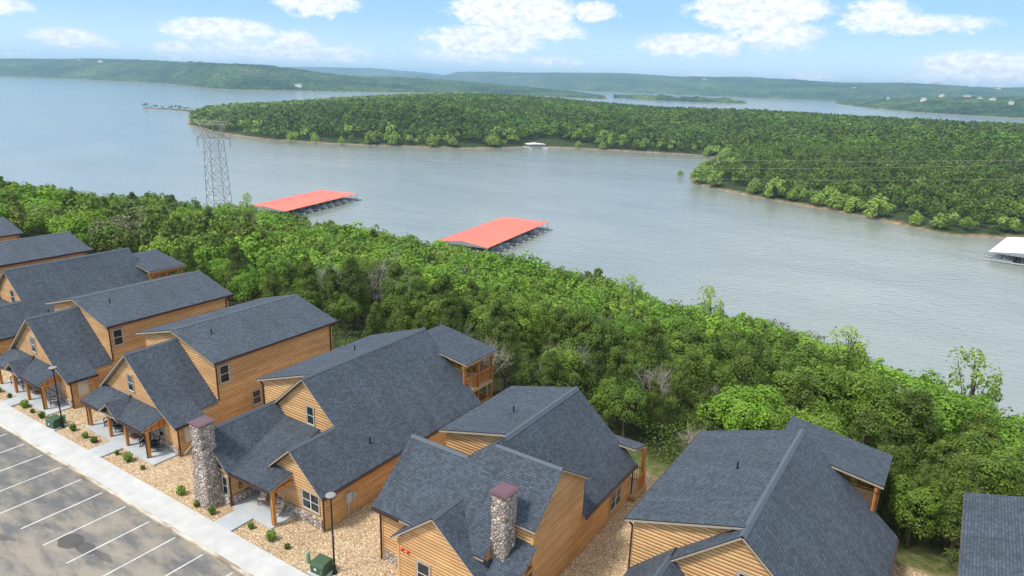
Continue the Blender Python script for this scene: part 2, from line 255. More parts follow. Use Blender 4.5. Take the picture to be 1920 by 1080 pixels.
# ---------------------------------------------------------------- mesh helpers
def tag(o, label=None, cat=None, group=None, kind=None):
    if label: o['label'] = label
    if cat: o['category'] = cat
    if group: o['group'] = group
    if kind: o['kind'] = kind
    return o
def empty(name, loc=(0, 0, 0), rz=0, label=None, cat=None, group=None):
    o = bpy.data.objects.new(name, None); COL.objects.link(o); o.location = loc; o.rotation_euler = (0, 0, rz); o.empty_display_size = .2; return tag(o, label, cat, group)
def copy_tree(o, parent=None):
    c = o.copy(); COL.objects.link(c); c.parent = parent
    for ch in list(o.children): copy_tree(ch, c)
    return c
class MB:
    def __init__(s, off=(0, 0, 0)): s.v = []; s.f = []; s.uv = []; s.mi = []; s.off = off
    def poly(s, pts, mi=0, uv=None):
        P = [Vector(p) for p in pts]; n = Vector((0, 0, 0))
        for i in range(len(P)): n += P[i].cross(P[(i+1) % len(P)])
        n.normalize() if n.length > 0 else None
        if uv is None:
            if abs(n.z) > .985: hx, hy = Vector((1, 0, 0)), Vector((0, 1, 0))
            else: hx = Vector((0, 0, 1)).cross(n).normalized(); hy = n.cross(hx)
            uv = [(p.dot(hx), p.dot(hy)) for p in P]
            if abs(n.z) < .05: uv = [(u, p.z) for (u, _), p in zip(uv, P)]
        b = len(s.v); s.v += [tuple(p) for p in P]; s.f.append(tuple(range(b, b+len(P)))); s.uv += uv; s.mi.append(mi)
    def hexa(s, a, mi=0):   # a: 8 points, bottom 4 then top 4
        for q in ((3, 2, 1, 0), (4, 5, 6, 7), (0, 1, 5, 4), (1, 2, 6, 5), (2, 3, 7, 6), (3, 0, 4, 7)): s.poly([a[i] for i in q], mi)
    def box(s, x0, y0, z0, x1, y1, z1, mi=0):
        s.hexa([(x0, y0, z0), (x1, y0, z0), (x1, y1, z0), (x0, y1, z0), (x0, y0, z1), (x1, y0, z1), (x1, y1, z1), (x0, y1, z1)], mi); return s
    def bar(s, p, q, w, h=None, mi=0):
        h = h or w; p, q = Vector(p), Vector(q); d = (q-p).normalized(); a = Vector((0, 0, 1)) if abs(d.z) < .9 else Vector((1, 0, 0)); x = d.cross(a).normalized()*w/2; y = x.cross(d).normalized()*h/2
        s.hexa([p-x-y, p+x-y, q+x-y, q-x-y, p-x+y, p+x+y, q+x+y, q-x+y], mi); return s
    def tube(s, p, q, r, r2=None, n=8, mi=0, cap=True):
        r2 = r if r2 is None else r2; p, q = Vector(p), Vector(q); d = (q-p).normalized(); a = Vector((0, 0, 1)) if abs(d.z) < .9 else Vector((1, 0, 0)); x = d.cross(a).normalized(); y = d.cross(x)
        A = [p+(x*math.cos(t)+y*math.sin(t))*r for t in [2*math.pi*i/n for i in range(n)]]; B = [q+(x*math.cos(t)+y*math.sin(t))*r2 for t in [2*math.pi*i/n for i in range(n)]]
        for i in range(n): s.poly([A[i], B[i], B[(i+1) % n], A[(i+1) % n]], mi)
        if cap: s.poly(A, mi); s.poly(B[::-1], mi)
        return s
    def prism(s, prof, y0, y1, mi=0):     # prof: (x,z) list, counter clockwise seen from -Y
        n = len(prof); s.poly([(x, y0, z) for x, z in prof], mi); s.poly([(x, y1, z) for x, z in prof[::-1]], mi)
        for i in range(n):
            a, b = prof[i], prof[(i+1) % n]; s.poly([(a[0], y0, a[1]), (a[0], y1, a[1]), (b[0], y1, b[1]), (b[0], y0, b[1])][::-1][::-1], mi)
        return s
    def prismx(s, prof, x0, x1, mi=0):    # prof: (y,z) list, extruded along X
        n = len(prof); s.poly([(x1, y, z) for y, z in prof], mi); s.poly([(x0, y, z) for y, z in prof[::-1]], mi)
        for i in range(n):
            a, b = prof[i], prof[(i+1) % n]; s.poly([(x0, a[0], a[1]), (x1, a[0], a[1]), (x1, b[0], b[1]), (x0, b[0], b[1])], mi)
        return s
    def slab(s, pts, t=.18):
        # shingled slab: shingle top, dark drip edge, tan fascia and soffit
        P = [Vector(p) for p in pts]; n = sum((P[i].cross(P[(i+1) % len(P)]) for i in range(len(P))), Vector()); P = P if n.z > 0 else P[::-1]
        s.poly(P, 0); k = len(P); d1, d2 = Vector((0, 0, .06)), Vector((0, 0, t))
        for i in range(k):
            a, b = P[i], P[(i+1) % k]; s.poly([a, a-d1, b-d1, b], 1); s.poly([a-d1, a-d2, b-d2, b-d1], 2)
        s.poly([p-d2 for p in P[::-1]], 2); return s
    def cap(s, p, q, w=.17, sl=.85, sr=.85):
        p, q = Vector(p), Vector(q); d = (q-p).normalized(); side = Vector((d.y, -d.x, 0)).normalized(); up_ = Vector((0, 0, .025))
        a, b = p+up_*1.6, q+up_*1.6; r1, r2 = p+side*w-Vector((0, 0, w*sr))+up_, q+side*w-Vector((0, 0, w*sr))+up_; l1, l2 = p-side*w-Vector((0, 0, w*sl))+up_, q-side*w-Vector((0, 0, w*sl))+up_
        s.poly([a, r1, r2, b][::-1], 3); s.poly([b, l2, l1, a][::-1], 3); s.poly([r1, a, l1], 3); s.poly([l2, b, r2], 3); return s
    def build(s, name, mats, parent=None, smooth=False):
        me = bpy.data.meshes.new(name); o_ = s.off; me.from_pydata([(x-o_[0], y-o_[1], z-o_[2]) for x, y, z in s.v], [], s.f)
        uvl = me.uv_layers.new(name='UVMap'); uvl.data.foreach_set('uv', [c for u in s.uv for c in u])
        for m in (mats if isinstance(mats, (list, tuple)) else [mats]): me.materials.append(m)
        me.polygons.foreach_set('material_index', s.mi)
        if smooth: me.polygons.foreach_set('use_smooth', [True]*len(me.polygons))
        o = bpy.data.objects.new(name, me); COL.objects.link(o); o.parent = parent; return o
ROOF = [MT['shingle'], MT['drip'], MT['trim'], None]
def _capm():
    k = NM('ridge_cap_shingles', .85, .35); u = k.coord('Object'); n = k.noise(u, 18, 3, .7); k.color(k.ramp(n, [(.3, (.068, .082, .099)), (.7, (.112, .129, .150))])); return k.m
ROOF[3] = _capm()

# ---------------------------------------------------------------- ground
SK = .0155
def ys(x, y): return y + SK*(x+31)          # the street runs slightly askew to the cabins
def sheet(name, x0, x1, ya, yb, z, mat, z0=None, skew=True):
    m = MB(); f = ys if skew else (lambda x, y: y); n = 12
    for i in range(n):
        a, b = x0+(x1-x0)*i/n, x0+(x1-x0)*(i+1)/n
        m.poly([(a, f(a, ya), z), (b, f(b, ya), z), (b, f(b, yb), z), (a, f(a, yb), z)])
        if z0 is not None:
            m.poly([(a, f(a, ya), z0), (b, f(b, ya), z0), (b, f(b, ya), z), (a, f(a, ya), z)]); m.poly([(b, f(b, yb), z0), (a, f(a, yb), z0), (a, f(a, yb), z), (b, f(b, yb), z)])
    if z0 is not None:
        for x in (x0, x1): m.poly([(x, f(x, ya), z0), (x, f(x, yb), z0), (x, f(x, yb), z), (x, f(x, ya), z)])
    return tag(m.build(name, mat), kind='structure')
def vnoise(x, y, s, seed=0):
    # smooth value noise, vectorised
    x = np.asarray(x, float)/s+1000; y = np.asarray(y, float)/s+1000; xi = np.floor(x).astype(np.int64); yi = np.floor(y).astype(np.int64); fx = x-xi; fy = y-yi; fx = fx*fx*(3-2*fx); fy = fy*fy*(3-2*fy)
    def h(a, b):
        n = (a*374761393+b*668265263+seed*974711) & 0xffffffff; n = ((n ^ (n >> 13))*1274126177) & 0xffffffff; return ((n ^ (n >> 16)) & 0xffff)/65535.0
    return (h(xi, yi)*(1-fx)+h(xi+1, yi)*fx)*(1-fy)+(h(xi, yi+1)*(1-fx)+h(xi+1, yi+1)*fx)*fy-.5
LAKE = -33.0
def gz(x, y):
    x = np.asarray(x, float); y = np.asarray(y, float); t = np.clip(y-43.5, 0, None); base = -.272*t*np.clip(.45+t/40, 0, 1); far_ = np.clip((y-58)/35, 0, 1); base = base-np.clip(-150-x, 0, 230)*.034*far_-np.clip(x+25, 0, 40)*.12*far_
    return np.clip(base + np.where(y > 46, np.clip((y-46)/10, 0, 1)*2.2*vnoise(x, y, 22, 3), 0), -37, 3)
def grid_mesh(name, xs, ys_, zf, mat, kind='structure'):
    X, Y = np.meshgrid(xs, ys_); Z = zf(X, Y); nx, ny = len(xs), len(ys_); v = np.stack([X, Y, Z], -1).reshape(-1, 3)
    i = np.arange(nx*ny).reshape(ny, nx); q = np.stack([i[:-1, :-1], i[:-1, 1:], i[1:, 1:], i[1:, :-1]], -1).reshape(-1, 4)
    return tag(np_mesh(name, v, q, mat, smooth=True), kind=kind)
def np_mesh(name, v, q, mat, smooth=False, tint=None, parent=None):
    me = bpy.data.meshes.new(name); me.vertices.add(len(v)); me.vertices.foreach_set('co', np.asarray(v, np.float32).ravel()); k = q.shape[1]
    me.loops.add(q.size); me.loops.foreach_set('vertex_index', q.astype(np.int32).ravel()); me.polygons.add(len(q)); me.polygons.foreach_set('loop_start', np.arange(0, q.size, k, dtype=np.int32)); me.polygons.foreach_set('loop_total', np.full(len(q), k, np.int32))
    if smooth: me.polygons.foreach_set('use_smooth', np.ones(len(q), bool))
    me.materials.append(mat)
    if tint is not None:
        a = me.attributes.new('tint', 'FLOAT_VECTOR', 'FACE'); a.data.foreach_set('vector', np.repeat(tint.astype(np.float32)[:, None], 3, 1).ravel())
    me.update(); me.validate(); o = bpy.data.objects.new(name, me); COL.objects.link(o); o.parent = parent; return o
grid_mesh('ground', np.concatenate([np.arange(-520, -130, 6), np.arange(-130, 60, 2.), np.arange(60, 240, 8)]), np.concatenate([[-60, -20, 0, 15, 21, 30, 40], np.arange(42, 200, 2.), [210]]), gz, MT['gravel'])
sheet('parking_lot', -150, 60, -50, 19.2, .01, MT['asphalt'])
m = MB()
for i in range(-8, 16):
    x = -30.75-2.735*i
    m.poly([(x-.06, ys(x, 14.15), .014), (x+.03, ys(x, 14.15), .014), (x+.05, ys(x, 18.98), .014), (x-.04, ys(x, 18.98), .014)])
tag(m.build('parking_lines', MT['paint']), kind='structure')
sheet('curb', -150, 60, 19.2, 19.42, .12, MT['curb'], 0.)
sheet('sidewalk', -150, 60, 19.424, 21.15, .13, MT['conc'], 0.)

# ---------------------------------------------------------------- cabins
def window(par, x, y, z, w, h, face='f', double=False, off=(0, 0, 0)):
    # centre point on the wall surface; face f: looks to -Y, r: looks to +X
    def T(a, d, c): return (x+a, y-d, z+c) if face == 'f' else (x+d, y+a, z+c)
    def bx(m, a0, d0, c0, a1, d1, c1): P = [T(a0, d0, c0), T(a1, d1, c1)]; m.box(*[min(P[0][i], P[1][i]) for i in range(3)], *[max(P[0][i], P[1][i]) for i in range(3)])
    W = MB(off); t = .1; d = .05
    bx(W, -w/2-t, 0, h/2, w/2+t, d, h/2+t); bx(W, -w/2-t, 0, -h/2-t, w/2+t, d+.02, -h/2); bx(W, -w/2-t, 0, -h/2, -w/2, d, h/2); bx(W, w/2, 0, -h/2, w/2+t, d, h/2)
    o = W.build('window', MT['trim'], par)
    Fm = MB(off); g = .034; n = 2 if double else 1
    for i in range(n):
        a0 = -w/2+i*w/n; a1 = a0+w/n
        bx(Fm, a0, 0, -h/2, a0+g, .035, h/2); bx(Fm, a1-g, 0, -h/2, a1, .035, h/2); bx(Fm, a0+g, 0, -h/2, a1-g, .035, -h/2+g); bx(Fm, a0+g, 0, h/2-g, a1-g, .035, h/2); bx(Fm, a0+g, 0, -g/2, a1-g, .033, g/2)
    Fm.build('frame', MT['white'], o); Pn = MB(off); bx(Pn, -w/2+.02, 0, -h/2+.02, w/2-.02, .02, h/2-.02); Pn.build('pane', MT['pane'], o); return o
def door(par, x, y, z0, w, h, face='f', mat='teak', off=(0, 0, 0)):
    def T(a, d, c): return (x+a, y-d, z0+c) if face == 'f' else (x+d, y+a, z0+c)
    def bx(m, a0, d0, c0, a1, d1, c1): P = [T(a0, d0, c0), T(a1, d1, c1)]; m.box(*[min(P[0][i], P[1][i]) for i in range(3)], *[max(P[0][i], P[1][i]) for i in range(3)])
    D = MB(off); bx(D, -w/2, 0, 0, w/2, .05, h)
    for c0, c1 in ((.15, .95), (1.1, h-.15)): bx(D, -w/2+.12, .05, c0, w/2-.12, .065, c1)
    o = D.build('door', MT[mat], par); T_ = MB(off); bx(T_, -w/2-.1, 0, 0, -w/2, .06, h+.1); bx(T_, w/2, 0, 0, w/2+.1, .06, h+.1); bx(T_, -w/2, 0, h, w/2, .06, h+.1); T_.build('frame', MT['trim'], o)
    H = MB(off); p = T(w/2-.1, .06, 1.); q = T(w/2-.1, .12, 1.); H.tube(p, q, .03); H.build('handle', MT['black'], o); return o
def pipe_on(par, x, y, z, off): m = MB(off); m.tube((x, y, z-.1), (x, y, z+.42), .05, n=8); m.tube((x, y, z-.05), (x, y, z+.06), .1, .06, n=8); m.build('vent_pipe', MT['black'], par)
def downspout(par, pts, off):
    m = MB(off)
    for a, b in zip(pts[:-1], pts[1:]): m.bar(a, b, .09, .07)
    m.build('downspout', MT['brown'], par)
def gutter(par, p, q, off): m = MB(off); m.bar(p, q, .11, .11); m.build('gutter', MT['brown'], par)
def railing(par, p, q, z0, z1, off):
    m = MB(off); p = Vector((*p, 0)); q = Vector((*q, 0)); L = (q-p).length; up_ = Vector((0, 0, 1)); m.bar(p+up_*z1, q+up_*z1, .09, .07); m.bar(p+up_*(z0+.08), q+up_*(z0+.08), .07, .07); n = int(L/.16)
    for i in range(1, n): t = p+(q-p)*i/n; m.bar(t+up_*(z0+.1), t+up_*(z1-.03), .04, .04)
    m.build('railing', MT['wood'], par)
def post(par, x, y, z0, z1, off, w=.2, name='post'): m = MB(off); m.bar((x, y, z0), (x, y, z1), w, w); return m.build(name, MT['wood'], par)
def chimney(par, x0, x1, y0, y1, ztop, taper, off, seed=1, base=0.):
    # rubble stack: subdivided box pushed in and out stone by stone
    r = random.Random(seed); v = []; f = []; nz = int((ztop-base)/.16); ns = 8
    for k in range(nz+1):
        t = k/nz; z = base+(ztop-base)*t; e = taper*(1-min(1, t*1.35)); a0, a1, b0, b1 = x0-e, x1+e, y0-e*.5, y1
        for i in range(4*ns):
            s_, u = divmod(i, ns); u /= ns; p = [(a0+(a1-a0)*u, b0), (a1, b0+(b1-b0)*u), (a1-(a1-a0)*u, b1), (a0, b1-(b1-b0)*u)][s_]
            n = [(0, -1), (1, 0), (0, 1), (-1, 0)][s_]; j = r.uniform(-.07, .11); corner = -.05 if u == 0 else 0
            v.append((p[0]+n[0]*(j+corner)-off[0], p[1]+n[1]*(j+corner)-off[1], z+r.uniform(-.04, .04)*(0 < k < nz)-off[2]))
    n4 = 4*ns
    for k in range(nz):
        for i in range(n4): f.append((k*n4+i, k*n4+(i+1) % n4, (k+1)*n4+(i+1) % n4, (k+1)*n4+i))
    f.append(tuple(range(nz*n4, nz*n4+n4))); me = bpy.data.meshes.new('chimney'); me.from_pydata(v, [], f); me.materials.append(MT['stone']); me.polygons.foreach_set('use_smooth', [True]*len(f)); me.update()
    o = bpy.data.objects.new('chimney', me); COL.objects.link(o); o.parent = par
    sb = o.modifiers.new('sub', 'SUBSURF'); sb.levels = 1; sb.render_levels = 1
    c = MB(off); c.box(x0-.10, y0-.10, ztop, x1+.10, y1+.10, ztop+.05); c.hexa([(x0-.08, y0-.08, ztop+.05), (x1+.08, y0-.08, ztop+.05), (x1+.08, y1+.08, ztop+.05), (x0-.08, y1+.08, ztop+.05), (x0+.1, y0+.1, ztop+.10), (x1-.1, y0+.1, ztop+.10), (x1-.1, y1-.1, ztop+.10), (x0+.1, y1-.1, ztop+.10)]); c.build('cap', MT['cap'], o)

def make_cabin(label):
    O = (-45., 24.4, 0.); h = empty('log_cabin', O, 0, label, 'cabin', 'log cabins in a row along the sidewalk')
    w = MB(O); w.prism([(-55.0, -1), (-45.3, -1), (-45.3, 5.95), (-50.4, 7.25), (-55.0, 6.0)], 28.35, 39.7); w.build('wall', MT['log'], h)
    w = MB(O); w.prism([(-54.4, -.1), (-45.32, -.1), (-45.32, 2.4), (-50.2, 6.52), (-54.4, 2.95)], 24.45, 28.35); w.build('wall', MT['log'], h)
    w = MB(O); w.prism([(-46.2, -.1), (-44.65, -.1), (-44.65, 2.3), (-46.2, 3.15)], 24.44, 26.3); w.build('wall', MT['log'], h)
    for x, y, z in ((-44.65, 24.44, 2.25), (-45.3, 28.35, 5.75), (-45.3, 39.7, 5.75), (-54.4, 24.45, 2.7)): c = MB(O); c.box(x-.1, y-.03, 0, x+.03, y+.10, z); c.build('corner_board', MT['corner'], h)
    r = MB(O); r.slab([(-50.4, 28.0, 7.5), (-45., 28.0, 6.05), (-45., 40.3, 6.05), (-50.4, 40.3, 7.5)]); r.slab([(-50.4, 28.0, 7.5), (-50.4, 40.3, 7.5), (-55.8, 40.3, 6.05), (-55.8, 28.0, 6.05)]); r.cap((-50.4, 28., 7.5), (-50.4, 40.3, 7.5), .17, .27, .27); r.build('roof', ROOF, h)
    r = MB(O); r.slab([(-50.2, 24.1, 6.77), (-46.3, 24.1, 3.455), (-46.3, 26.4, 3.455), (-45.35, 26.4, 2.65), (-45.35, 28.33, 2.65), (-50.2, 28.33, 6.77)]); r.slab([(-50.2, 24.1, 6.77), (-50.2, 28.33, 6.77), (-54.7, 28.33, 2.95), (-54.7, 24.1, 2.95)])
    r.slab([(-46.3, 24.1, 3.455), (-44.4, 24.1, 2.45), (-44.4, 26.6, 2.45), (-46.3, 26.6, 3.455)]); r.cap((-50.2, 24.1, 6.77), (-50.2, 28.33, 6.77)); r.build('roof', ROOF, h)
    r = MB(O); r.slab([(-54.7, 22.6, 2.3), (-46.15, 22.6, 2.3), (-45.85, 24.42, 3.13), (-54.4, 24.42, 3.13)], .16)
    r.slab([(-50.5, 22.45, 3.28), (-49.1, 22.45, 2.25), (-49.1, 22.9, 2.30), (-50.5, 24.42, 3.28)], .14); r.slab([(-50.5, 22.45, 3.28), (-50.5, 24.42, 3.28), (-51.9, 22.9, 2.30), (-51.9, 22.45, 2.25)], .14); r.build('porch_roof', ROOF, h)
    b = MB(O); b.box(-54.5, 22.86, 1.98, -51.5, 23.04, 2.17); b.box(-49.0, 22.86, 1.98, -46.0, 23.04, 2.17); b.poly([(-46.2, 22.9, 2.18), (-46.2, 24.42, 2.18), (-46.2, 24.42, 2.9)]); b.poly([(-46.28, 22.9, 2.18), (-46.28, 24.42, 2.9), (-46.28, 24.42, 2.18)]); b.box(-46.3, 23.04, 2.0, -46.18, 24.42, 2.18); b.box(-54.55, 23.04, 2.0, -54.4, 24.42, 2.18)
    b.poly([(-51.3, 22.75, 2.2), (-49.6, 22.75, 2.2), (-50.45, 22.75, 2.95)]); b.box(-51.4, 22.70, 2.08, -49.5, 22.78, 2.22); b.build('porch_beam', MT['wood'], h)
    for x in (-54.31, -51.33, -48.98, -46.07): post(h, x, 22.95, .02, 2.0, O)
    s = MB(O); s.box(-54.6, 22.55, 0, -44.9, 24.44, .1); s.build('porch_floor', MT['slab'], h)
    s = MB(O); s.box(-54.42, 24.34, .1, -50.9, 24.45, .72); s.box(-49.0, 24.34, .1, -44.75, 24.45, .72); s.build('stone_base', MT['stone2'], h)
    window(h, -50.4, 24.45, 4.27, .72, 1.3, 'f', False, O); window(h, -47.2, 24.45, 1.55, 1.3, 1.2, 'f', True, O); window(h, -52.7, 24.45, 1.55, 1.3, 1.2, 'f', True, O); door(h, -50., 24.45, .1, .95, 2.05, 'f', 'drip', O)
    door(h, -44.65, 25.35, .9, .8, 1.25, 'r', 'beige', O)
    window(h, -45.3, 29.0, 4.79, .78, 1.4, 'r', False, O); window(h, -45.3, 31.65, 1.83, .78, 1.2, 'r', False, O)
    gutter(h, (-44.96, 28.0, 5.95), (-44.96, 40.3, 5.95), O); gutter(h, (-44.36, 24.15, 2.33), (-44.36, 26.55, 2.33), O); gutter(h, (-54.6, 22.55, 2.2), (-51.9, 22.55, 2.2), O); gutter(h, (-49.1, 22.55, 2.2), (-46.2, 22.55, 2.2), O)
    downspout(h, [(-44.96, 28.12, 5.9), (-45.22, 28.28, 5.6), (-45.22, 28.28, 2.75)], O); downspout(h, [(-44.96, 40.1, 5.9), (-45.22, 39.6, 5.6), (-45.22, 39.6, -1.)], O); downspout(h, [(-44.5, 24.3, 2.3), (-44.56, 24.4, 2.1), (-44.56, 24.4, 0)], O)
    downspout(h, [(-46.2, 22.6, 2.15), (-46.07, 22.82, 1.95), (-46.07, 22.82, 0.)], O); downspout(h, [(-54.4, 22.6, 2.15), (-54.45, 22.84, 1.95), (-54.45, 22.84, 0.)], O)
    pipe_on(h, -48.42, 30.21, 6.97, O)
    m = MB(O); m.box(-45.28, 29.9, 1.3, -45.2, 30.15, 1.5); m.build('wall_vent', MT['trim'], h); m = MB(O); m.box(-45.28, 30.6, 2.1, -45.22, 30.75, 2.25); m.build('wall_vent', MT['trim'], h)
    return h
def make_lodge(label):
    O = (-29.45, 24.4, 0.); rx = -35.; h = empty('log_lodge', O, 0, label, 'lodge', 'large log lodges in the row')
    w = MB(O); w.prism([(-40.6, -1), (-29.47, -1), (-29.47, 2.62), (rx, 7.33), (-40.6, 5.45)], 29.05, 40.0); w.build('wall', MT['log'], h)
    w = MB(O); w.prism([(-38.3, 2), (-29.475, -.1), (-29.475, 2.62), (rx, 7.34), (-38.3, 4.52)], 28.25, 29.05); w.build('wall', MT['log'], h)
    w = MB(O); w.prism([(-33.9, -.1), (-29.45, -.1), (-29.45, 2.6), (-31.95, 4.73), (-33.9, 3.07)], 24.6, 28.25); w.build('wall', MT['log'], h)
    w = MB(O); w.prism([(-40.3, -.1), (-36.25, -.1), (-36.25, 2.65), (-38.25, 4.65), (-40.3, 2.6)], 22.85, 29.04); w.build('wall', MT['log'], h)
    for x, y, z in ((-29.45, 24.6, 2.5), (-36.25, 22.85, 2.5), (-29.47, 40., 2.5), (-40.2, 22.85, 2.4)): c = MB(O); c.box(x-.12, y-.035, 0, x+.035, y+.12, z); c.build('corner_board', MT['corner'], h)
    r = MB(O); R_ = lambda x: 7.6-.855*abs(x-rx)
    r.slab([(rx, 27.95, 7.6), (-31.95, 27.95, R_(-31.95)), (-31.95, 24.2, R_(-31.95)), (-29.15, 24.2, R_(-29.15)), (-29.15, 40.5, R_(-29.15)), (rx, 40.5, 7.6)])
    r.slab([(rx, 27.95, 7.6), (rx, 29.2, 7.6), (-39.2, 29.2, R_(-39.2)), (-38.9, 27.95, R_(-38.9))])
    r.slab([(rx, 28.75, 7.604), (rx, 40.4, 7.604), (-41.0, 40.4, 5.6), (-41.0, 28.75, 5.6)])
    r.slab([(-31.95, 24.2, R_(-31.95)), (-31.95, 28.24, R_(-31.95)), (-34.05, 28.24, 3.2), (-34.05, 24.2, 3.2)])
    r.cap((rx, 28.9, 7.61), (rx, 40.5, 7.61), .17, .34, .855); r.cap((rx, 27.95, 7.6), (rx, 28.9, 7.6)); r.cap((-31.95, 24.2, R_(-31.95)), (-31.95, 27.9, R_(-31.95))); r.build('roof', ROOF, h)
    r = MB(O); r.slab([(-38.25, 22.5, 4.93), (-35.93, 22.5, 2.66), (-35.93, 28.24, 2.66), (-38.25, 28.24, 4.93)]); r.slab([(-38.25, 22.5, 4.93), (-38.25, 29.04, 4.93), (-40.6, 29.04, 2.63), (-40.6, 22.5, 2.63)]); r.cap((-38.25, 22.5, 4.93), (-38.25, 28.2, 4.93), .17, 1, 1); r.build('roof', ROOF, h)
    r = MB(O); zf = lambda y: 2.655+.25*(y-22.7); r.slab([(-37.6, zf(22.7)*0+22.7, zf(22.7)), (-32.2, 22.78, zf(22.78)), (-32.2, 24.59, zf(24.59)), (-33.75, 24.59, zf(24.59)), (-33.75, 28.24, zf(28.24)), (-37.6, 28.24, zf(28.24))], .17); r.build('porch_roof', ROOF, h)
    b = MB(O); b.box(-36.2, 22.98, 2.3, -32.2, 23.16, 2.5); b.box(-32.42, 23.16, 2.32, -32.25, 24.6, 2.52); b.build('porch_beam', MT['wood'], h)
    post(h, -32.33, 23.09, .1, 2.3, O, .22)
    s = MB(O); s.box(-36.25, 22.75, 0, -32.2, 24.58, .1); s.box(-36.25, 24.58, 0, -33.9, 28.24, .1); s.build('porch_floor', MT['slab'], h)
    s = MB(O); s.box(-33.9, 24.48, 0, -29.6, 24.6, .75); s.box(-37., 22.73, 0, -36.3, 22.85, .75); s.box(-36.25, 22.9, .1, -36.14, 28.24, .75); s.build('stone_base', MT['stone2'], h)
    chimney(h, -38.4, -37.3, 21.8, 22.85, 5.80, .30, O, 4)
    window(h, -34.65, 28.25, 4.82, .66, 1.3, 'f', False, O); window(h, -30.62, 24.6, 1.65, 1.5, 1.2, 'f', True, O); window(h, -36.78, 22.85, 1.35, .5, 1.25, 'f', False, O); door(h, -35.1, 28.25, .1, .95, 2.05, 'f', 'drip', O)
    gutter(h, (-29.1, 24.25, 2.48), (-29.1, 40.4, 2.48), O); gutter(h, (-36.0, 22.66, 2.55), (-32.2, 22.74, 2.55), O); gutter(h, (-41.02, 28.8, 5.5), (-41.02, 40.3, 5.5), O)
    downspout(h, [(-29.12, 24.35, 2.45), (-29.38, 24.5, 2.2), (-29.38, 24.5, 0)], O); downspout(h, [(-36.1, 22.7, 2.5), (-36.17, 22.78, 2.3), (-36.17, 22.78, 0)], O); downspout(h, [(-41., 28.95, 5.5), (-40.66, 29.0, 5.2), (-40.66, 29., 0)], O)
    pipe_on(h, -30.35, 29.5, R_(-30.35), O); pipe_on(h, -37.2, 34.9, 6.86, O)
    # rear two-storey porch
    rear_porch(h, rx, 40.02, O); return h
def rear_porch(h, rx, yb, O, up_=True, dz=0.):
    r = MB(O); xl, xr, y1 = rx-1.3, rx+4.7, yb+4.25; zl, zr = 6.55+dz, 5.68+dz; r.slab([(xl, yb, zl), (xr, yb, zr), (xr, y1, zr), (xl, y1, zl)]); r.build('porch_roof', ROOF, h)
    z2 = 3.05+dz; pr = xr-.35; pl = xl+.35; yf = yb+3.85
    for x, y in ((pr, yb+.2), (pr, yb+2.), (pr, yf), (pl, yf), ((pl+pr)/2, yf)): post(h, x, y, -1.6, (zr if x > rx+2 else zl)-.25-(0 if x == pr or x == pl else .4), O, .18)
    for z in (z2, .35+dz*.0): d = MB(O); d.box(pl-.1, yb, z-.28, pr+.1, yf+.1, z); d.build('deck', MT['deck'], h)
    for z in (z2, .35): railing(h, (pr, yb+.25), (pr, yf-.1), z+.1, z+1.1, O); railing(h, (pl, yf), (pr, yf), z+.1, z+1.1, O); railing(h, (pl, yb+.25), (pl, yf), z+.1, z+1.1, O)
    b = MB(O); b.box(pr-.09, yb, zr-.48, pr+.09, yf, zr-.24); b.box(pl, yf-.08, zr-.48, pr, yf+.08, zr-.27); b.build('porch_beam', MT['wood'], h)
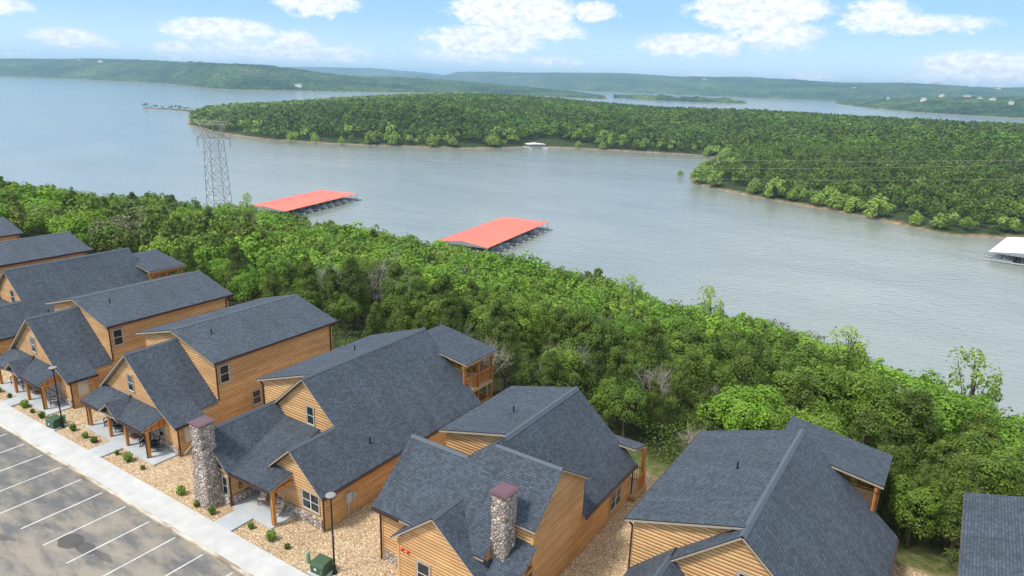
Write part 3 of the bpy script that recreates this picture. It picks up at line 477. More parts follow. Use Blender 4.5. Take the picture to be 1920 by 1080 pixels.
def make_gable_house(label):
    # the lodge with a cross gable over its front and a stone stack on its side
    O = (-15.6, 24.4, 0.); rx = -19.6; zr = 7.48; xe = -15.38; k = (zr-2.64)/(xe-rx); h = empty('log_lodge', O, 0, label, 'lodge', 'large log lodges in the row')
    w = MB(O); w.prism([(-24.9, -1), (-15.62, -1), (-15.62, 2.6), (rx, zr-.26), (-24.6, 6.1-.2)], 30.5, 37.7); w.build('wall', MT['log'], h)
    pf = lambda y: 3.62+.88*(y-24.4)
    w = MB(O); w.prismx([(26.45, -.1), (32.0, -.1), (32.0, 5.2), (28.75, 7.22), (26.45, 5.2)], -17.4, -15.6); w.build('wall', MT['log'], h)
    w = MB(O); w.prismx([(24.85, -.1), (30.5, -.1), (30.5, 4.2), (27.85, 6.45), (24.85, 3.75)], -24.8, -17.4); w.build('wall', MT['log'], h)
    w = MB(O); w.prism([(-22.75, -.1), (-17.35, -.1), (-17.35, 2.75), (-20.1, 5.02), (-22.75, 2.85)], 24.0, 26.6); w.build('wall', MT['log'], h)
    for x, y, z in ((-24.75, 24.85, 3.4), (-22.7, 24.0, 2.7), (-15.6, 26.45, 4.8)): c = MB(O); c.box(x-.12, y-.035, 0, x+.035, y+.12, z); c.build('corner_board', MT['corner'], h)
    r = MB(O)
    r.slab([(-25.1, 24.4, 3.62), (-17.3, 24.4, 3.62), (-17.3, 26.1, pf(26.1)), (-15.3, 26.1, pf(26.1)), (-15.3, 28.75, pf(28.75)), (-19.7, 28.75, pf(28.75)), (-20.9, 27.87, pf(27.87)), (-25.1, 27.87, pf(27.87))])
    r.slab([(-15.3, 28.75, 7.447), (-15.3, 31.95, 5.35), (-19.6, 31.95, 5.35), (-19.7, 28.75, 7.447)]); r.slab([(-25.1, 27.87, pf(27.87)), (-20.9, 27.87, pf(27.87)), (-20.9, 30.49, 4.4), (-25.1, 30.49, 4.4)])
    r.slab([(-19.7, 28.75, 7.44), (-19.6, 30.4, 7.47), (-22.4, 30.4, 5.2), (-20.9, 27.9, 6.65)])
    r.slab([(rx, 28.9, zr), (rx, 38.2, zr), (xe, 39.3, 2.64), (xe, 31.96, 2.64), (-17.9, 31.96, 2.64+k*(xe+17.9)), (-17.9, 28.9, 2.64+k*(xe+17.9))]); r.slab([(rx, 30.1, zr+.004), (-24.9, 30.1, 6.1), (-24.9, 38.2, 6.1), (rx, 38.2, zr+.004)])
    w = MB(O); w.prism([(-20.5, -1), (-15.64, -1), (-15.64, 2.5), (-17.6, 4.6), (-20.5, 4.6)], 37.7, 38.9); w.build('wall', MT['log'], h); r.cap((rx, 29.6, zr+.01), (rx, 38.2, zr+.01), .17, .27, k); r.cap((-15.3, 28.75, 7.447), (-19.6, 28.75, 7.447), .17, .66, .88); r.cap((-20.9, 27.87, pf(27.87)), (-25.1, 27.87, pf(27.87)), .17, .88, .88); r.build('roof', ROOF, h)
    r = MB(O); r.slab([(-20.1, 23.7, 5.29), (-17.05, 23.7, 2.85), (-17.05, 26.9, 2.85), (-20.1, 26.6, 5.29)]); r.slab([(-20.1, 23.7, 5.29), (-20.1, 26.6, 5.29), (-23.1, 25.2, 2.87), (-23.1, 23.7, 2.87)]); r.cap((-20.1, 23.7, 5.29), (-20.1, 26.4, 5.29), .17, .81, .8); r.build('roof', ROOF, h)
    r = MB(O); r.slab([(-17.2, 26.44, 4.0), (-15.35, 26.44, 4.0), (-15.2, 24.0, 2.75), (-17.0, 24.0, 2.75)], .17); r.build('porch_roof', ROOF, h)
    post(h, -15.55, 24.3, .1, 2.6, O); b = MB(O); b.box(-15.65, 24.3, 2.5, -15.5, 26.4, 2.7); b.build('porch_beam', MT['wood'], h)
    s = MB(O); s.box(-17.3, 23.9, 0, -15.2, 26.44, .1); s.build('porch_floor', MT['slab'], h)
    s = MB(O); s.box(-24.6, 24.74, 0, -22.76, 24.85, .7); s.build('stone_base', MT['stone2'], h)
    chimney(h, -17.45, -16.55, 25.2, 26.3, 7.05, .06, O, 9, 0.)
    window(h, -20.95, 24.0, 1.25, .85, 1.35, 'f', False, O); window(h, -23.25, 24.85, 2.0, .35, .8, 'f', False, O); window(h, -15.6, 36.7, 1.3, 1.5, 1.3, 'r', True, O); door(h, -16.0, 26.45, .1, .9, 2.3, 'f', 'pane', O)
    window(h, -24.2, 24.85, 1.4, .1, .1, 'f', False, O) if False else None
    for x in (-22.42, -22.02): b = MB(O); b.tube((x, 24.0, 2.2), (x, 23.9, 2.2), .1, .08, n=12); b.tube((x, 23.9, 2.2), (x, 23.86, 2.2), .05, n=8); b.build('alarm_bell', MT['red'], h)
    gutter(h, (xe+.04, 32.0, 2.5), (xe+.04, 39.4, 2.5), O); gutter(h, (-25.1, 24.35, 3.5), (-23.1, 24.35, 3.5), O)
    downspout(h, [(-25.0, 24.38, 3.45), (-24.85, 24.78, 3.2), (-24.85, 24.78, 0)], O); downspout(h, [(-15.3, 39.3, 2.4), (-15.53, 39.1, 2.2), (-15.53, 39.1, -.5)], O)
    pipe_on(h, -21.6, 33.5, 6.95, O); pipe_on(h, -18.0, 27.75, 6.5, O) if False else None
    # back porch with its stained rail
    r = MB(O); r.slab([(-20.4, 38.7, 4.05), (-15.3, 38.7, 4.05), (-15.3, 40.45, 3.6), (-20.4, 40.45, 3.6)]); r.build('porch_roof', ROOF, h)
    d = MB(O); d.box(-20.5, 38.9, .1, -15.1, 40.8, .38); d.build('deck', MT['deck'], h)
    for x in (-20.3, -15.3): post(h, x, 40.25, -.6, 3.45, O)
    railing(h, (-15.2, 39.2), (-15.2, 40.7), .45, 1.6, O); railing(h, (-20.3, 40.7), (-15.2, 40.7), .45, 1.6, O)
    return h
cabin = make_cabin('log cabin with four porch posts just left of the stone-chimney lodge')
lodge = make_lodge('wide log lodge with a tapered stone chimney at its front left corner')
gable = make_gable_house('log lodge with a roof-high stone chimney and two red alarm bells on its front wall')
for dx, dy, lb in ((-13.9, -.8, 'log cabin whose porch faces the green utility box and the left street lamp'), (-42.1, -.3, 'log cabin at the left edge, second farthest of the row'),
                   (-57.7, -1.3, 'farthest log cabin of the row, only its roof corner showing at the left edge'), (58.45, 1.6, 'log cabin cut off by the right edge of the photo, only its roof showing')):
    c = copy_tree(cabin); c.location = (-45+dx, 24.4+dy, 0); c['label'] = lb
for dx, dy, lb in ((-43.6, -.5, 'log lodge at the left with a rear deck, third from the far end'), (29.2, .45, 'log lodge in the lower right with a long grey ridge and rear deck')):
    c = copy_tree(lodge); c.location = (-29.45+dx, 24.4+dy, 0); c['label'] = lb
def curve_text(body, name, loc, rot, size, mat, parent):
    cu = bpy.data.curves.new(name, 'FONT'); cu.body = body; cu.size = size; cu.extrude = .012; ob = bpy.data.objects.new(name, cu); COL.objects.link(ob); dg = bpy.context.evaluated_depsgraph_get(); me = bpy.data.meshes.new_from_object(ob.evaluated_get(dg)); bpy.data.objects.remove(ob)
    me.materials.clear(); me.materials.append(mat); o = bpy.data.objects.new(name, me); COL.objects.link(o); o.parent = parent; o.location = loc; o.rotation_euler = rot; return o
MTX = Matrix(((0, 0, 1), (0, 1, 0), (-1, 0, 0)))     # letters run down the wall, faces +X
curve_text('Hello', 'lettering', (-36.235+29.45, 23.42-24.4, 2.32), MTX.to_euler(), .62, MT['black'], lodge)
m = MB((-29.45, 24.4, 0)); m.box(-29.44, 26.35, 1.05, -29.26, 26.75, 1.75); m.box(-29.44, 26.82, 1.15, -29.3, 27.12, 1.6); m.tube((-29.36, 26.5, 0), (-29.36, 26.5, 1.05), .045); m.tube((-29.36, 26.97, 0), (-29.36, 26.97, 1.15), .03)
m.tube((-29.3, 26.97, 1.38), (-29.2, 26.97, 1.38), .11, n=12); m.build('meter_box', MT['grey'], lodge)
# walkways up to the porches
for x0, x1, yb, yt in ((-50.6, -48.92, 21.15, 22.55), (-64.4, -62.8, 21.15, 21.75+.0), (-35.6, -33.98, 21.15, 22.75), (-78.9, -77.2, 21.15, 22.3)):
    m = MB(); a, b = ys(x0, yb)+.004, ys(x1, yb)+.004; z1 = .115; m.hexa([(x0, a, 0), (x1, b, 0), (x1, yt-.004, 0), (x0, yt-.004, 0), (x0, a, z1), (x1, b, z1), (x1, yt-.004, z1), (x0, yt-.004, z1)]); tag(m.build('path', MT['slab']), kind='structure')
# ---------------------------------------------------------------- street furniture and porch things
def lamp_post(x, y, label):
    o = empty('street_lamp', (x, y, 0), 0, label, 'street lamp', 'black street lamps along the sidewalk')
    m = MB(); m.tube((0, 0, 0), (0, 0, .5), .11, .09, 12); m.tube((0, 0, .5), (0, 0, 4.75), .06, .045, 10); m.tube((0, 0, -.1), (0, 0, .06), .19, .17, 14); m.build('pole', MT['black'], o)
    h = MB(); h.tube((0, 0, 4.75), (0, 0, 4.9), .06, .12, 12); h.tube((0, 0, 4.9), (0, 0, 5.0), .12, .29, 20); h.tube((0, 0, 5.0), (0, 0, 5.05), .31, .31, 20); l = h.build('lamp_head', MT['black'], o)
    g = MB(); g.tube((0, 0, 5.05), (0, 0, 5.10), .30, .26, 20); g.tube((0, 0, 5.10), (0, 0, 5.13), .26, .10, 20); g.build('lens', MT['lamp'], l); return o
lamp_post(-26.1, 22.31, 'street lamp beside the green utility box in front of the stone-chimney lodges'); lamp_post(-55.87, 21.55, 'street lamp at the left, in front of the second cabin porch')
def utility_box(x, y, rz, label):
    o = empty('utility_box', (x, y, 0), rz, label, 'utility box', 'green utility boxes in the gravel')
    m = MB(); m.box(-.62, -.55, 0, .62, .55, .09); m.build('pad', MT['slab'], o)
    m = MB(); m.box(-.48, -.38, .09, .48, .4, .62); m.box(-.46, -.41, .14, .46, -.38, .6); m.build('body', MT['green'], o)
    m = MB(); m.hexa([(-.5, -.43, .62), (.5, -.43, .62), (.5, .42, .62), (-.5, .42, .62), (-.46, -.3, .80), (.46, -.3, .80), (.46, .40, .83), (-.46, .40, .83)]); m.build('lid', MT['green'], o)
    m = MB(); m.box(-.2, -.418, .33, -.02, -.412, .47); m.build('sticker', MT['white'], o); m = MB(); m.box(.3, -.44, .3, .34, -.41, .42); m.build('handle', MT['steel'], o); return o
utility_box(-26.75, 21.95, .1, 'green utility box by the right street lamp at the bottom of the photo'); utility_box(-56.4, 21.25, .15, 'green utility box by the left street lamp')
def bollard(x, y, label):
    m = MB((x, y, 0)); m.tube((x, y, 0), (x, y, .66), .13, .12, 14); m.tube((x, y, .66), (x, y, .74), .14, .09, 14); o = m.build('cable_pedestal', MT['mint']); o.location = (x, y, 0); tag(o, label, 'pedestal', 'pale green cable pedestals')
bollard(-28.0, 22.05, 'pale green cable pedestal in the gravel left of the right utility box'); bollard(-56.6, 22.0, 'pale green cable pedestal just behind the left utility box')

def make_shrub(seed, n=170, r=.26, h=.42, mat='bri'):
    r_ = np.random.default_rng(seed); o = empty('shrub', (0, 0, 0)); m = MB()
    for i in range(7): a = i*.9; m.tube((0, 0, 0), (math.cos(a)*r*.6, math.sin(a)*r*.6, h*.7), .012, .006, 5)
    m.build('stem', MT['bark'], o)
    d = r_.normal(size=(n, 3)); d /= np.linalg.norm(d, axis=1)[:, None]; c = d*np.array([r, r, h*.55])*(r_.uniform(.5, 1.1, n)[:, None])+np.array([0, 0, h*.55]); leafcloud('leaves', c, d, .075, MT[mat], r_, o, .1); return o
def leafcloud(name, c, nrm, size, mat, r_, parent=None, tint=.3, aspect=.7, tintv=None, jitter=.7):
    n = len(c); nr = nrm+r_.normal(size=(n, 3))*jitter; nr /= np.linalg.norm(nr, axis=1)[:, None]; a = np.cross(nr, r_.normal(size=(n, 3))); a /= np.linalg.norm(a, axis=1)[:, None]; b = np.cross(nr, a)
    s = (size if np.isscalar(size) else size[:, None])*(r_.uniform(.6, 1.3, n)[:, None]); a = a*s; b = b*s*aspect; v = np.stack([c-a, c-b*.9+nr*s*.15, c+a, c+b*.9-nr*s*.1], 1).reshape(-1, 3); q = np.arange(4*n).reshape(-1, 4)
    return np_mesh(name, v, q, mat, False, np.full(n, tint) if tintv is None else tintv, parent)
SHR = [make_shrub(1, 260, .22, .55), make_shrub(2, 330, .30, .62, 'pal'), make_shrub(3, 220, .22, .42, 'dec')]
BEDS = {'second cabin': [(-64.74, 21.4), (-61.88, 21.36), (-60.37, 21.3), (-58.77, 21.33), (-66.7, 21.41)], 'four-post cabin': [(-54.69, 21.76), (-52.8, 21.74), (-51.59, 21.8), (-48.45, 21.87), (-46.95, 21.87), (-45.09, 21.89)], 'stone chimney': [(-40.1, 21.7), (-38.08, 21.5), (-36.55, 21.6)], 'lodge window': [(-33.32, 22.09), (-31.38, 22.11), (-29.96, 22.16)]}
used = set()
for bed, pts in BEDS.items():
    for i, (x, y) in enumerate(pts):
        k = (i*7+len(bed)) % 3; src = SHR[k]
        if k in used: o = copy_tree(src)
        else: o = src; used.add(k)
        o.location = (x, y, 0); o.rotation_euler.z = i*1.3; o.scale = [1+.2*math.sin(i*3+len(bed))-.12]*3; tag(o, f'small green shrub in the gravel bed before the {bed}', 'shrub', f'shrubs in the bed before the {bed}')

def rocker(x, y, rz, label, mat='black', cushion=None, group='rocking chairs on the porches', z=.1):
    o = empty('rocking_chair' if not cushion else 'armchair', (x, y, z), rz, label, 'rocking chair' if not cushion else 'armchair', group); M_ = MT[mat]
    m = MB(); m.box(-.27, -.26, .40, .27, .26, .44); m.build('seat', M_, o)
    m = MB()
    for i in range(6): t = -.24+i*.096; m.bar((t, .26, .44), (t, .42, 1.12), .05, .02)
    m.bar((-.28, .42, 1.12), (.28, .42, 1.12), .03, .08); m.bar((-.28, .27, .48), (.28, .27, .48), .03, .06); m.build('backrest', M_, o)
    for s in (-1, 1):
        m = MB(); m.bar((s*.29, -.26, .66), (s*.29, .34, .66), .08, .035); m.bar((s*.28, -.24, .44), (s*.28, -.24, .66), .04, .04); m.build('armrest', M_, o)
        for yy in (-.24, .26): m = MB(); m.bar((s*.27, yy, .07 if not cushion else 0), (s*.27, yy, .42), .045, .045); m.build('leg', M_, o)
        if not cushion:
            m = MB(); P = [(s*.27, -.42+.17*i, .04+.045*((i-3)/3)**2*1.6) for i in range(7)]
            for a, b in zip(P[:-1], P[1:]): m.bar(a, b, .035, .04)
            m.build('rocker', M_, o)
    if cushion:
        m = MB(); m.box(-.25, -.25, .44, .25, .25, .56); m.hexa([(-.25, .2, .56), (.25, .2, .56), (.25, .33, .56), (-.25, .33, .56), (-.25, .32, 1.1), (.25, .32, 1.1), (.25, .44, 1.1), (-.25, .44, 1.1)]); m.build('cushion', MT[cushion], o)
    return o
rocker(-53.1, 23.75, .5, 'black rocking chair at the left end of the four-post cabin porch'); rocker(-51.7, 23.75, -.5, 'black rocking chair left of the door on the four-post cabin porch')
rocker(-47.9, 23.7, .5, 'black rocking chair right of the doormat on the four-post cabin porch'); rocker(-46.75, 23.75, -.7, 'black rocking chair at the right end of the four-post cabin porch')
rocker(-67.3, 22.95, .6, 'dark armchair with cream cushion at the left end of the second cabin porch', 'black', 'cream', 'cushioned armchairs on the second cabin porch'); rocker(-65.3, 22.9, -.2, 'dark armchair with cream cushion between the left posts of the second cabin porch', 'black', 'cream', 'cushioned armchairs on the second cabin porch'); rocker(-60.2, 22.9, -.5, 'dark armchair with cream cushion at the right end of the second cabin porch', 'black', 'cream', 'cushioned armchairs on the second cabin porch')
rocker(-34.75, 24.15, .5, 'teak armchair with cream cushions at the left of the lodge porch', 'teak', 'cream', 'teak armchairs on the lodge porch'); rocker(-32.95, 23.9, -.95, 'teak armchair with cream cushions behind the lodge porch post', 'teak', 'cream', 'teak armchairs on the lodge porch')
def side_table(x, y, label):
    o = empty('side_table', (x, y, .1), 0, label, 'side table'); m = MB(); m.tube((0, 0, .42), (0, 0, .46), .22, .22, 16); m.build('tabletop', MT['black'], o)
    for s in range(3): m = MB(); a = s*2.094; m.tube((math.cos(a)*.06, math.sin(a)*.06, .42), (math.cos(a)*.18, math.sin(a)*.18, 0), .018, .018, 6); m.build('leg', MT['black'], o)
side_table(-52.4, 23.9, 'small round black table between the left rocking chairs'); side_table(-47.3, 24.05, 'small round black table between the right rocking chairs')
for x, y, l in ((-49.95, 23.95, 'brown doormat at the door of the four-post cabin'), (-63.9, 23.1, 'brown doormat at the door of the second cabin')):
    m = MB((x, y, 0)); m.box(x-.45, y-.28, .1, x+.45, y+.28, .125); m.box(x-.4, y-.23, .125, x+.4, y+.23, .13); o = m.build('doormat', MT['mat']); o.location = (x, y, 0); tag(o, l, 'doormat', 'coir doormats')

# ---------------------------------------------------------------- lake and far land
N_ = 96; m = MB(); m.poly([(14500*math.cos(2*math.pi*i/N_), 14500*math.sin(2*math.pi*i/N_), LAKE) for i in range(N_)]); tag(m.build('lake', MT['water']), kind='structure')
def inpoly(x, y, P):
    x = np.asarray(x); c = np.zeros(x.shape, bool)
    for i in range(len(P)):
        (x1, y1), (x2, y2) = P[i], P[i-1]
        if y1 == y2: continue
        c ^= ((y1 > y) != (y2 > y)) & (x < (x2-x1)*(y-y1)/(y2-y1)+x1)
    return c
def pdist(x, y, P):
    d = np.full(np.shape(x), 1e9)
    for i in range(len(P)):
        (x1, y1), (x2, y2) = P[i-1], P[i]; L2 = (x2-x1)**2+(y2-y1)**2; t = np.clip(((x-x1)*(x2-x1)+(y-y1)*(y2-y1))/L2, 0, 1); d = np.minimum(d, np.hypot(x-x1-t*(x2-x1), y-y1-t*(y2-y1)))
    return d
PEN = [(-785, 486), (-700, 455), (-640, 440), (-567, 430), (-500, 449), (-466, 470), (-430, 488), (-393, 512), (-372, 545), (-358, 580), (-320, 600), (-270, 615), (-221, 629), (-195, 622), (-182, 590), (-172, 530), (-160, 470), (-154, 442), (-128, 424), (-102, 410), (-75, 398), (-48, 387), (-26, 373), (-5, 361), (12, 368), (24, 376), (60, 380), (120, 372), (220, 360), (420, 340),
       (520, 700), (460, 1150), (50, 1230), (-300, 1260), (-600, 1290), (-900, 1300), (-1140, 1080), (-1100, 860), (-1045, 720), (-1008, 645), (-900, 562), (-835, 520)]
def penz(x, y):
    ins = inpoly(x, y, PEN); d = pdist(x, y, PEN); d = np.where(ins, d, -d); wob = vnoise(x, y, 30, 5)*5; s = np.clip((d+wob)/230, 0, 1); hh = LAKE+1.2*np.clip(d/6, -3, 1)+(16*(1-(1-s)**2)+np.clip(d/160, 0, 1)*15*vnoise(x, y, 260, 8))*np.clip((x+1060)/560, .1, 1)
    az_ = np.degrees(np.arctan2(x, y)); Dd = np.hypot(x, y); hh = hh+np.where(d > 0, 17*np.exp(-((az_+37)/12.5)**2)*np.clip((Dd-640)/380, 0, 1)*np.clip(d/120, 0, 1), 0)
    return np.where(d < -18, LAKE-3, hh)
grid_mesh('terrain', np.arange(-1180, 540, 8.), np.arange(320, 1320, 8.), penz, MT['shore'])
SPIT = [(-985, 632), (-1060, 650), (-1120, 652), (-1163, 641), (-1168, 648), (-1130, 662), (-1060, 668), (-990, 660)]
grid_mesh('sandbar', np.arange(-1190, -975, 3.), np.arange(620, 690, 3.), lambda x, y: np.where(inpoly(x, y, SPIT), LAKE+1.3*np.clip(pdist(x, y, SPIT)/3, 0, 1), LAKE-1.5*np.clip(pdist(x, y, SPIT)/6, 0, 1)-.05), MT['shore'])
HILLS = {
 'near': [(-70.66,5606,7008,70),(-69.26,5452,6815,76),(-67.81,5268,6585,78),(-66.31,5087,6358,80),(-64.76,4801,6002,81),(-63.15,4495,5618,84),(-61.49,4219,5274,86),(-59.78,3972,4965,81),(-58.02,3534,4417,69),(-56.21,2937,3671,63),(-54.34,2869,3586,62),(-52.41,2892,3615,58),(-50.44,2920,3650,49),(-48.43,2952,3690,36),(-46.38,2993,3742,24),(-44.3,3048,3810,23),(-42.18,3109,3887,20),(-40.04,3179,3973,16),(-37.89,3256,4070,12),(-35.72,3299,4124,6),(-33.54,3229,4036,-3),(-31.37,3142,3927,-11),(-29.19,3014,3767,-19),(-27.03,2900,3625,-29),(-24.88,2800,3499,-43)],
 'far': [(-50.21,7644,9938,-60),(-47.87,7567,9838,-23),(-45.48,7503,9754,26),(-43.05,7452,9687,65),(-40.58,7414,9638,83),(-39.3,7400,9620,60),(-38.09,7390,9608,117),(-35.57,7200,9360,123),(-33.05,6650,8645,119),(-30.52,6189,8045,126),(-28.01,5799,7539,126),(-25.51,5510,7163,125),(-23.05,5366,6976,118),(-20.62,5241,6813,100),(-18.24,5132,6672,101),(-15.91,5038,6550,114),(-13.63,4881,6345,101),(-11.42,4737,6158,88),(-9.27,4635,6025,81),(-7.19,4630,6020,87),(-5.19,4632,6022,92),(-3.26,4684,6089,87),(-1.4,4747,6171,77),(.39,4814,6258,76),(2.11,4892,6360,89),(3.75,5012,6516,93),(8,5000,6500,80)],
 'faint': [(-66,9500,11300,40),(-59.7,9500,11300,75),(-56.2,9500,11300,98),(-52.5,9500,11300,120),(-48.6,9500,11300,140),(-44.6,9500,11300,150),(-41.5,9500,11300,120),(-38.4,9500,11300,70),(-35,9500,11300,30)],
 'right': [(-9.88,3829,4595,-39),(-9.23,3689,4426,-30),(-8.59,3473,4168,-21),(-7.94,3274,3929,-14),(-7.31,3098,3718,-10),(-6.68,2963,3556,-6),(-6.06,2884,3461,-3),(-5.45,2810,3372,0),(-4.24,2676,3211,7),(-3.07,2619,3143,11),(-1.92,2570,3084,12),(-.8,2525,3030,13),(.29,2493,2991,14),(1.35,2479,2975,16),(2.39,2466,2960,18),(3.4,2455,2946,20),(6,2440,2930,24)],
 'islet': [(-25.73,3269,3330,-22),(-24.4,3164,3225,-18),(-23.1,3068,3130,-17),(-21.8,2979,3040,-18),(-20.57,2965,3025,-19),(-18.9,2970,3030,-19),(-17.66,2976,3036,-19),(-16.43,2983,3043,-22),(-15.63,2988,3048,-30)]}
def hill(key, T):
    T = np.array(T, float); az = np.arange(T[0, 0], T[-1, 0], .07); D0 = np.interp(az, T[:, 0], T[:, 1]); D1 = np.interp(az, T[:, 0], T[:, 2]); zt = np.interp(az, T[:, 0], T[:, 3]); k = 34; t = np.linspace(-.02, 1.35, k)
    A = np.radians(az)[None, :]; D = D0[None]*(1+0)+(D1-D0)[None]*t[:, None]; X = np.sin(A)*D; Y = np.cos(A)*D; tt = np.clip(t, 0, 1)[:, None]
    prof = np.where(t[:, None] <= 1, np.sin(tt*math.pi/2)**.8, 1-.9*(t[:, None]-1)/.35*1.0); hgt = (zt-LAKE)[None]
    Z = LAKE+hgt*prof; big = vnoise(X, Y, 420, 2)*.28*np.clip(hgt, 0, 200)*np.sin(np.clip(tt, 0, 1)*math.pi); Z = Z+np.where(t[:, None] > 0, big, 0)
    rough = 7.+0*X; Z += np.where(t[:, None] > .005, 6+vnoise(X, Y, 17, 4)*rough+vnoise(X, Y, 45, 6)*6, -2)*np.clip(hgt/12+.3, 0, 1)
    v = np.stack([X, Y, Z], -1).reshape(-1, 3); n = len(az); i = np.arange(n*k).reshape(k, n); q = np.stack([i[:-1, :-1], i[:-1, 1:], i[1:, 1:], i[1:, :-1]], -1).reshape(-1, 4)
    tag(np_mesh('hills', v, q, MT['hill'], smooth=False), kind='structure'); return az, D0, D1, zt
HD = {k: hill(k, T) for k, T in HILLS.items()}

# ---------------------------------------------------------------- trees
def fib(n):
    i = np.arange(n)+.5; ph = np.arccos(1-2*i/n); th = math.pi*(1+5**.5)*i; return np.stack([np.cos(th)*np.sin(ph), np.sin(th)*np.sin(ph), np.cos(ph)], 1)
def crown_points(kind, r_, n):
    """unit tree: crown about 3 m radius, 8.5 m tall, returns leaf centres and outward normals"""
    if kind in ('dec', 'bri', 'pal', 'gry'):
        nb = 38 if kind != 'pal' else 20; d = fib(nb)[r_.permutation(nb)]+r_.normal(size=(nb, 3))*.18; d /= np.linalg.norm(d, axis=1)[:, None]; keep = d[:, 2] > -.55; d = d[keep]; nb = len(d)
        R3 = np.array([2.5, 2.5, 2.5]) if kind != 'pal' else np.array([1.6, 1.6, 3.0]); bc = d*R3*r_.uniform(.55, 1.22, nb)[:, None]+np.array([0, 0, 5.3]); br = r_.uniform(.5, 1.25, nb)*(1 if kind != 'pal' else .7)
        k = r_.integers(0, nb, n); u = r_.normal(size=(n, 3)); u[:, 2] += .35; u /= np.linalg.norm(u, axis=1)[:, None]; c = bc[k]+u*(br[k]*r_.uniform(.75, 1.08, n)**.7)[:, None]; nrm = u*.7+d[k]*.5+np.array([0, 0, .35])
        return c, nrm, bc, br
    nb = 46; z = r_.uniform(.06, 1, nb)**.8; rad = 2.3*(1-z)**.62*(.75+.4*r_.random(nb))+.12; a = r_.uniform(0, 2*math.pi, nb); bc = np.stack([np.cos(a)*rad*.78, np.sin(a)*rad*.78, .9+z*7.2], 1); br = .42+.55*(1-z)*r_.uniform(.7, 1.3, nb)
    k = r_.integers(0, nb, n); u = r_.normal(size=(n, 3)); u[:, 2] = u[:, 2]*.8+.5; u /= np.linalg.norm(u, axis=1)[:, None]; c = bc[k]+u*(br[k]*r_.uniform(.5, 1.15, n))[:, None]; out_ = np.stack([np.cos(a), np.sin(a), .5+0*a], 1)[k]
    return c, u*.6+out_*.6, bc, br
def trunk_mesh(kind, r_, bc, mat, parent):
    m = MB(); top = {'ced': 7.6, 'pal': 7.5}.get(kind, 5.6); px = (0, 0, -.8); rad = .20 if kind != 'gry' else .17
    P = [(0, 0, -1.2)]+[(r_.normal()*.12*i, r_.normal()*.12*i, top*i/4) for i in range(1, 5)]
    for i in range(4): m.tube(P[i], P[i+1], rad*(1-i*.2), rad*(.8-i*.2), 7, cap=False)
    sel = range(0, len(bc), 2 if kind != 'ced' else 5)
    for i in sel:
        b = bc[i]; t = min(3, max(1, int(4*(b[2]*.62)/top))); s = Vector(P[t]); e = Vector(b); mid = s.lerp(e, .5)+Vector((0, 0, -.25)); m.tube(s, mid, .07, .05, 5, cap=False); m.tube(mid, e, .05, .02, 5, cap=False)
        if kind == 'gry':
            for j in range(7):
                q = e+Vector(r_.normal(size=3)*.75); m.tube(mid.lerp(e, .3+.1*j), q, .022, .008, 4, cap=False)
                for l in range(2): m.tube(mid.lerp(q, .6), q+Vector(r_.normal(size=3)*.35), .012, .006, 3, cap=False)
    return m.build('trunk', MT[mat], parent)
def make_tree(kind, seed, n, size, bushy=False):
    r_ = np.random.default_rng(seed); name = {'ced': 'cedar_tree', 'dec': 'broadleaf_tree', 'bri': 'broadleaf_tree', 'gry': 'bare_tree', 'pal': 'sapling'}[kind]; o = empty(name); c, nrm, bc, br = crown_points('dec' if bushy else kind, r_, n)
    if bushy:
        for A in (c, bc): A[:, 2] = (A[:, 2]-2.2)*1.28; A[:, :2] *= (.62+.42*np.clip(1.2-A[:, 2]/8.5, 0, 1))[:, None]
    h = (c[:, 2]-c[:, 2].min())/np.ptp(c[:, 2]); tv = .12+.22*r_.random(len(bc)); 
    # per clump tone: young shoots at some branches are lighter
    d2 = ((c[:, None, :]-bc[None])**2).sum(-1); kk = d2.argmin(1); tint = tv[kk]
    leafcloud('crown', c, nrm, size, MT[kind], r_, o, aspect=.75 if kind != 'ced' else .45, tintv=tint, jitter=(.55 if kind in ('ced', 'gry', 'pal') else .38)); trunk_mesh(kind, r_, bc, 'grey_bark' if kind == 'gry' else 'bark', o); return o
PROTO = {'dec': [make_tree('dec', s, 7500, .115) for s in (11, 12, 13)], 'bri': [make_tree('bri', s, 8000, .12) for s in (21, 22)], 'ced': [make_tree('ced', s, 7500, .115) for s in (31, 32, 33, 34)], 'gry': [make_tree('gry', s, 1300, .085) for s in (41, 42)], 'pal': [make_tree('pal', s, 1500, .115) for s in (51,)]}
INFO = {'dec': ('green leafy tree in the wood between the cabins and the lake', 'tree', 'leafy trees of the wood below the cabins'), 'bri': ('vivid light green leafy tree in the wood between the cabins and the lake', 'tree', 'vivid green trees of the wood below the cabins'), 'ced': ('dark olive cedar in the wood between the cabins and the lake', 'tree', 'cedars of the wood below the cabins'), 'gry': ('grey sparse-leaved tree in the wood between the cabins and the lake', 'tree', 'grey sparse trees of the wood below the cabins')}
placed = set()
def put_tree(kind, x, y, s, sz=None, rz=None, label=None, group=None, z=None, idx=None):
    k = random.randrange(len(PROTO[kind])) if idx is None else idx; src = PROTO[kind][k]
    if (kind, k) in placed: o = copy_tree(src)
    else: o = src; placed.add((kind, k))
    o.location = (x, y, float(gz(x, y)) if z is None else z); o.rotation_euler = (0, 0, random.uniform(0, 6.28) if rz is None else rz); o.scale = (s, s, sz or s*random.uniform(.88, 1.12))
    L_ = INFO.get(kind, (None, 'tree', None)); tag(o, label or L_[0], L_[1], group or L_[2]); return o
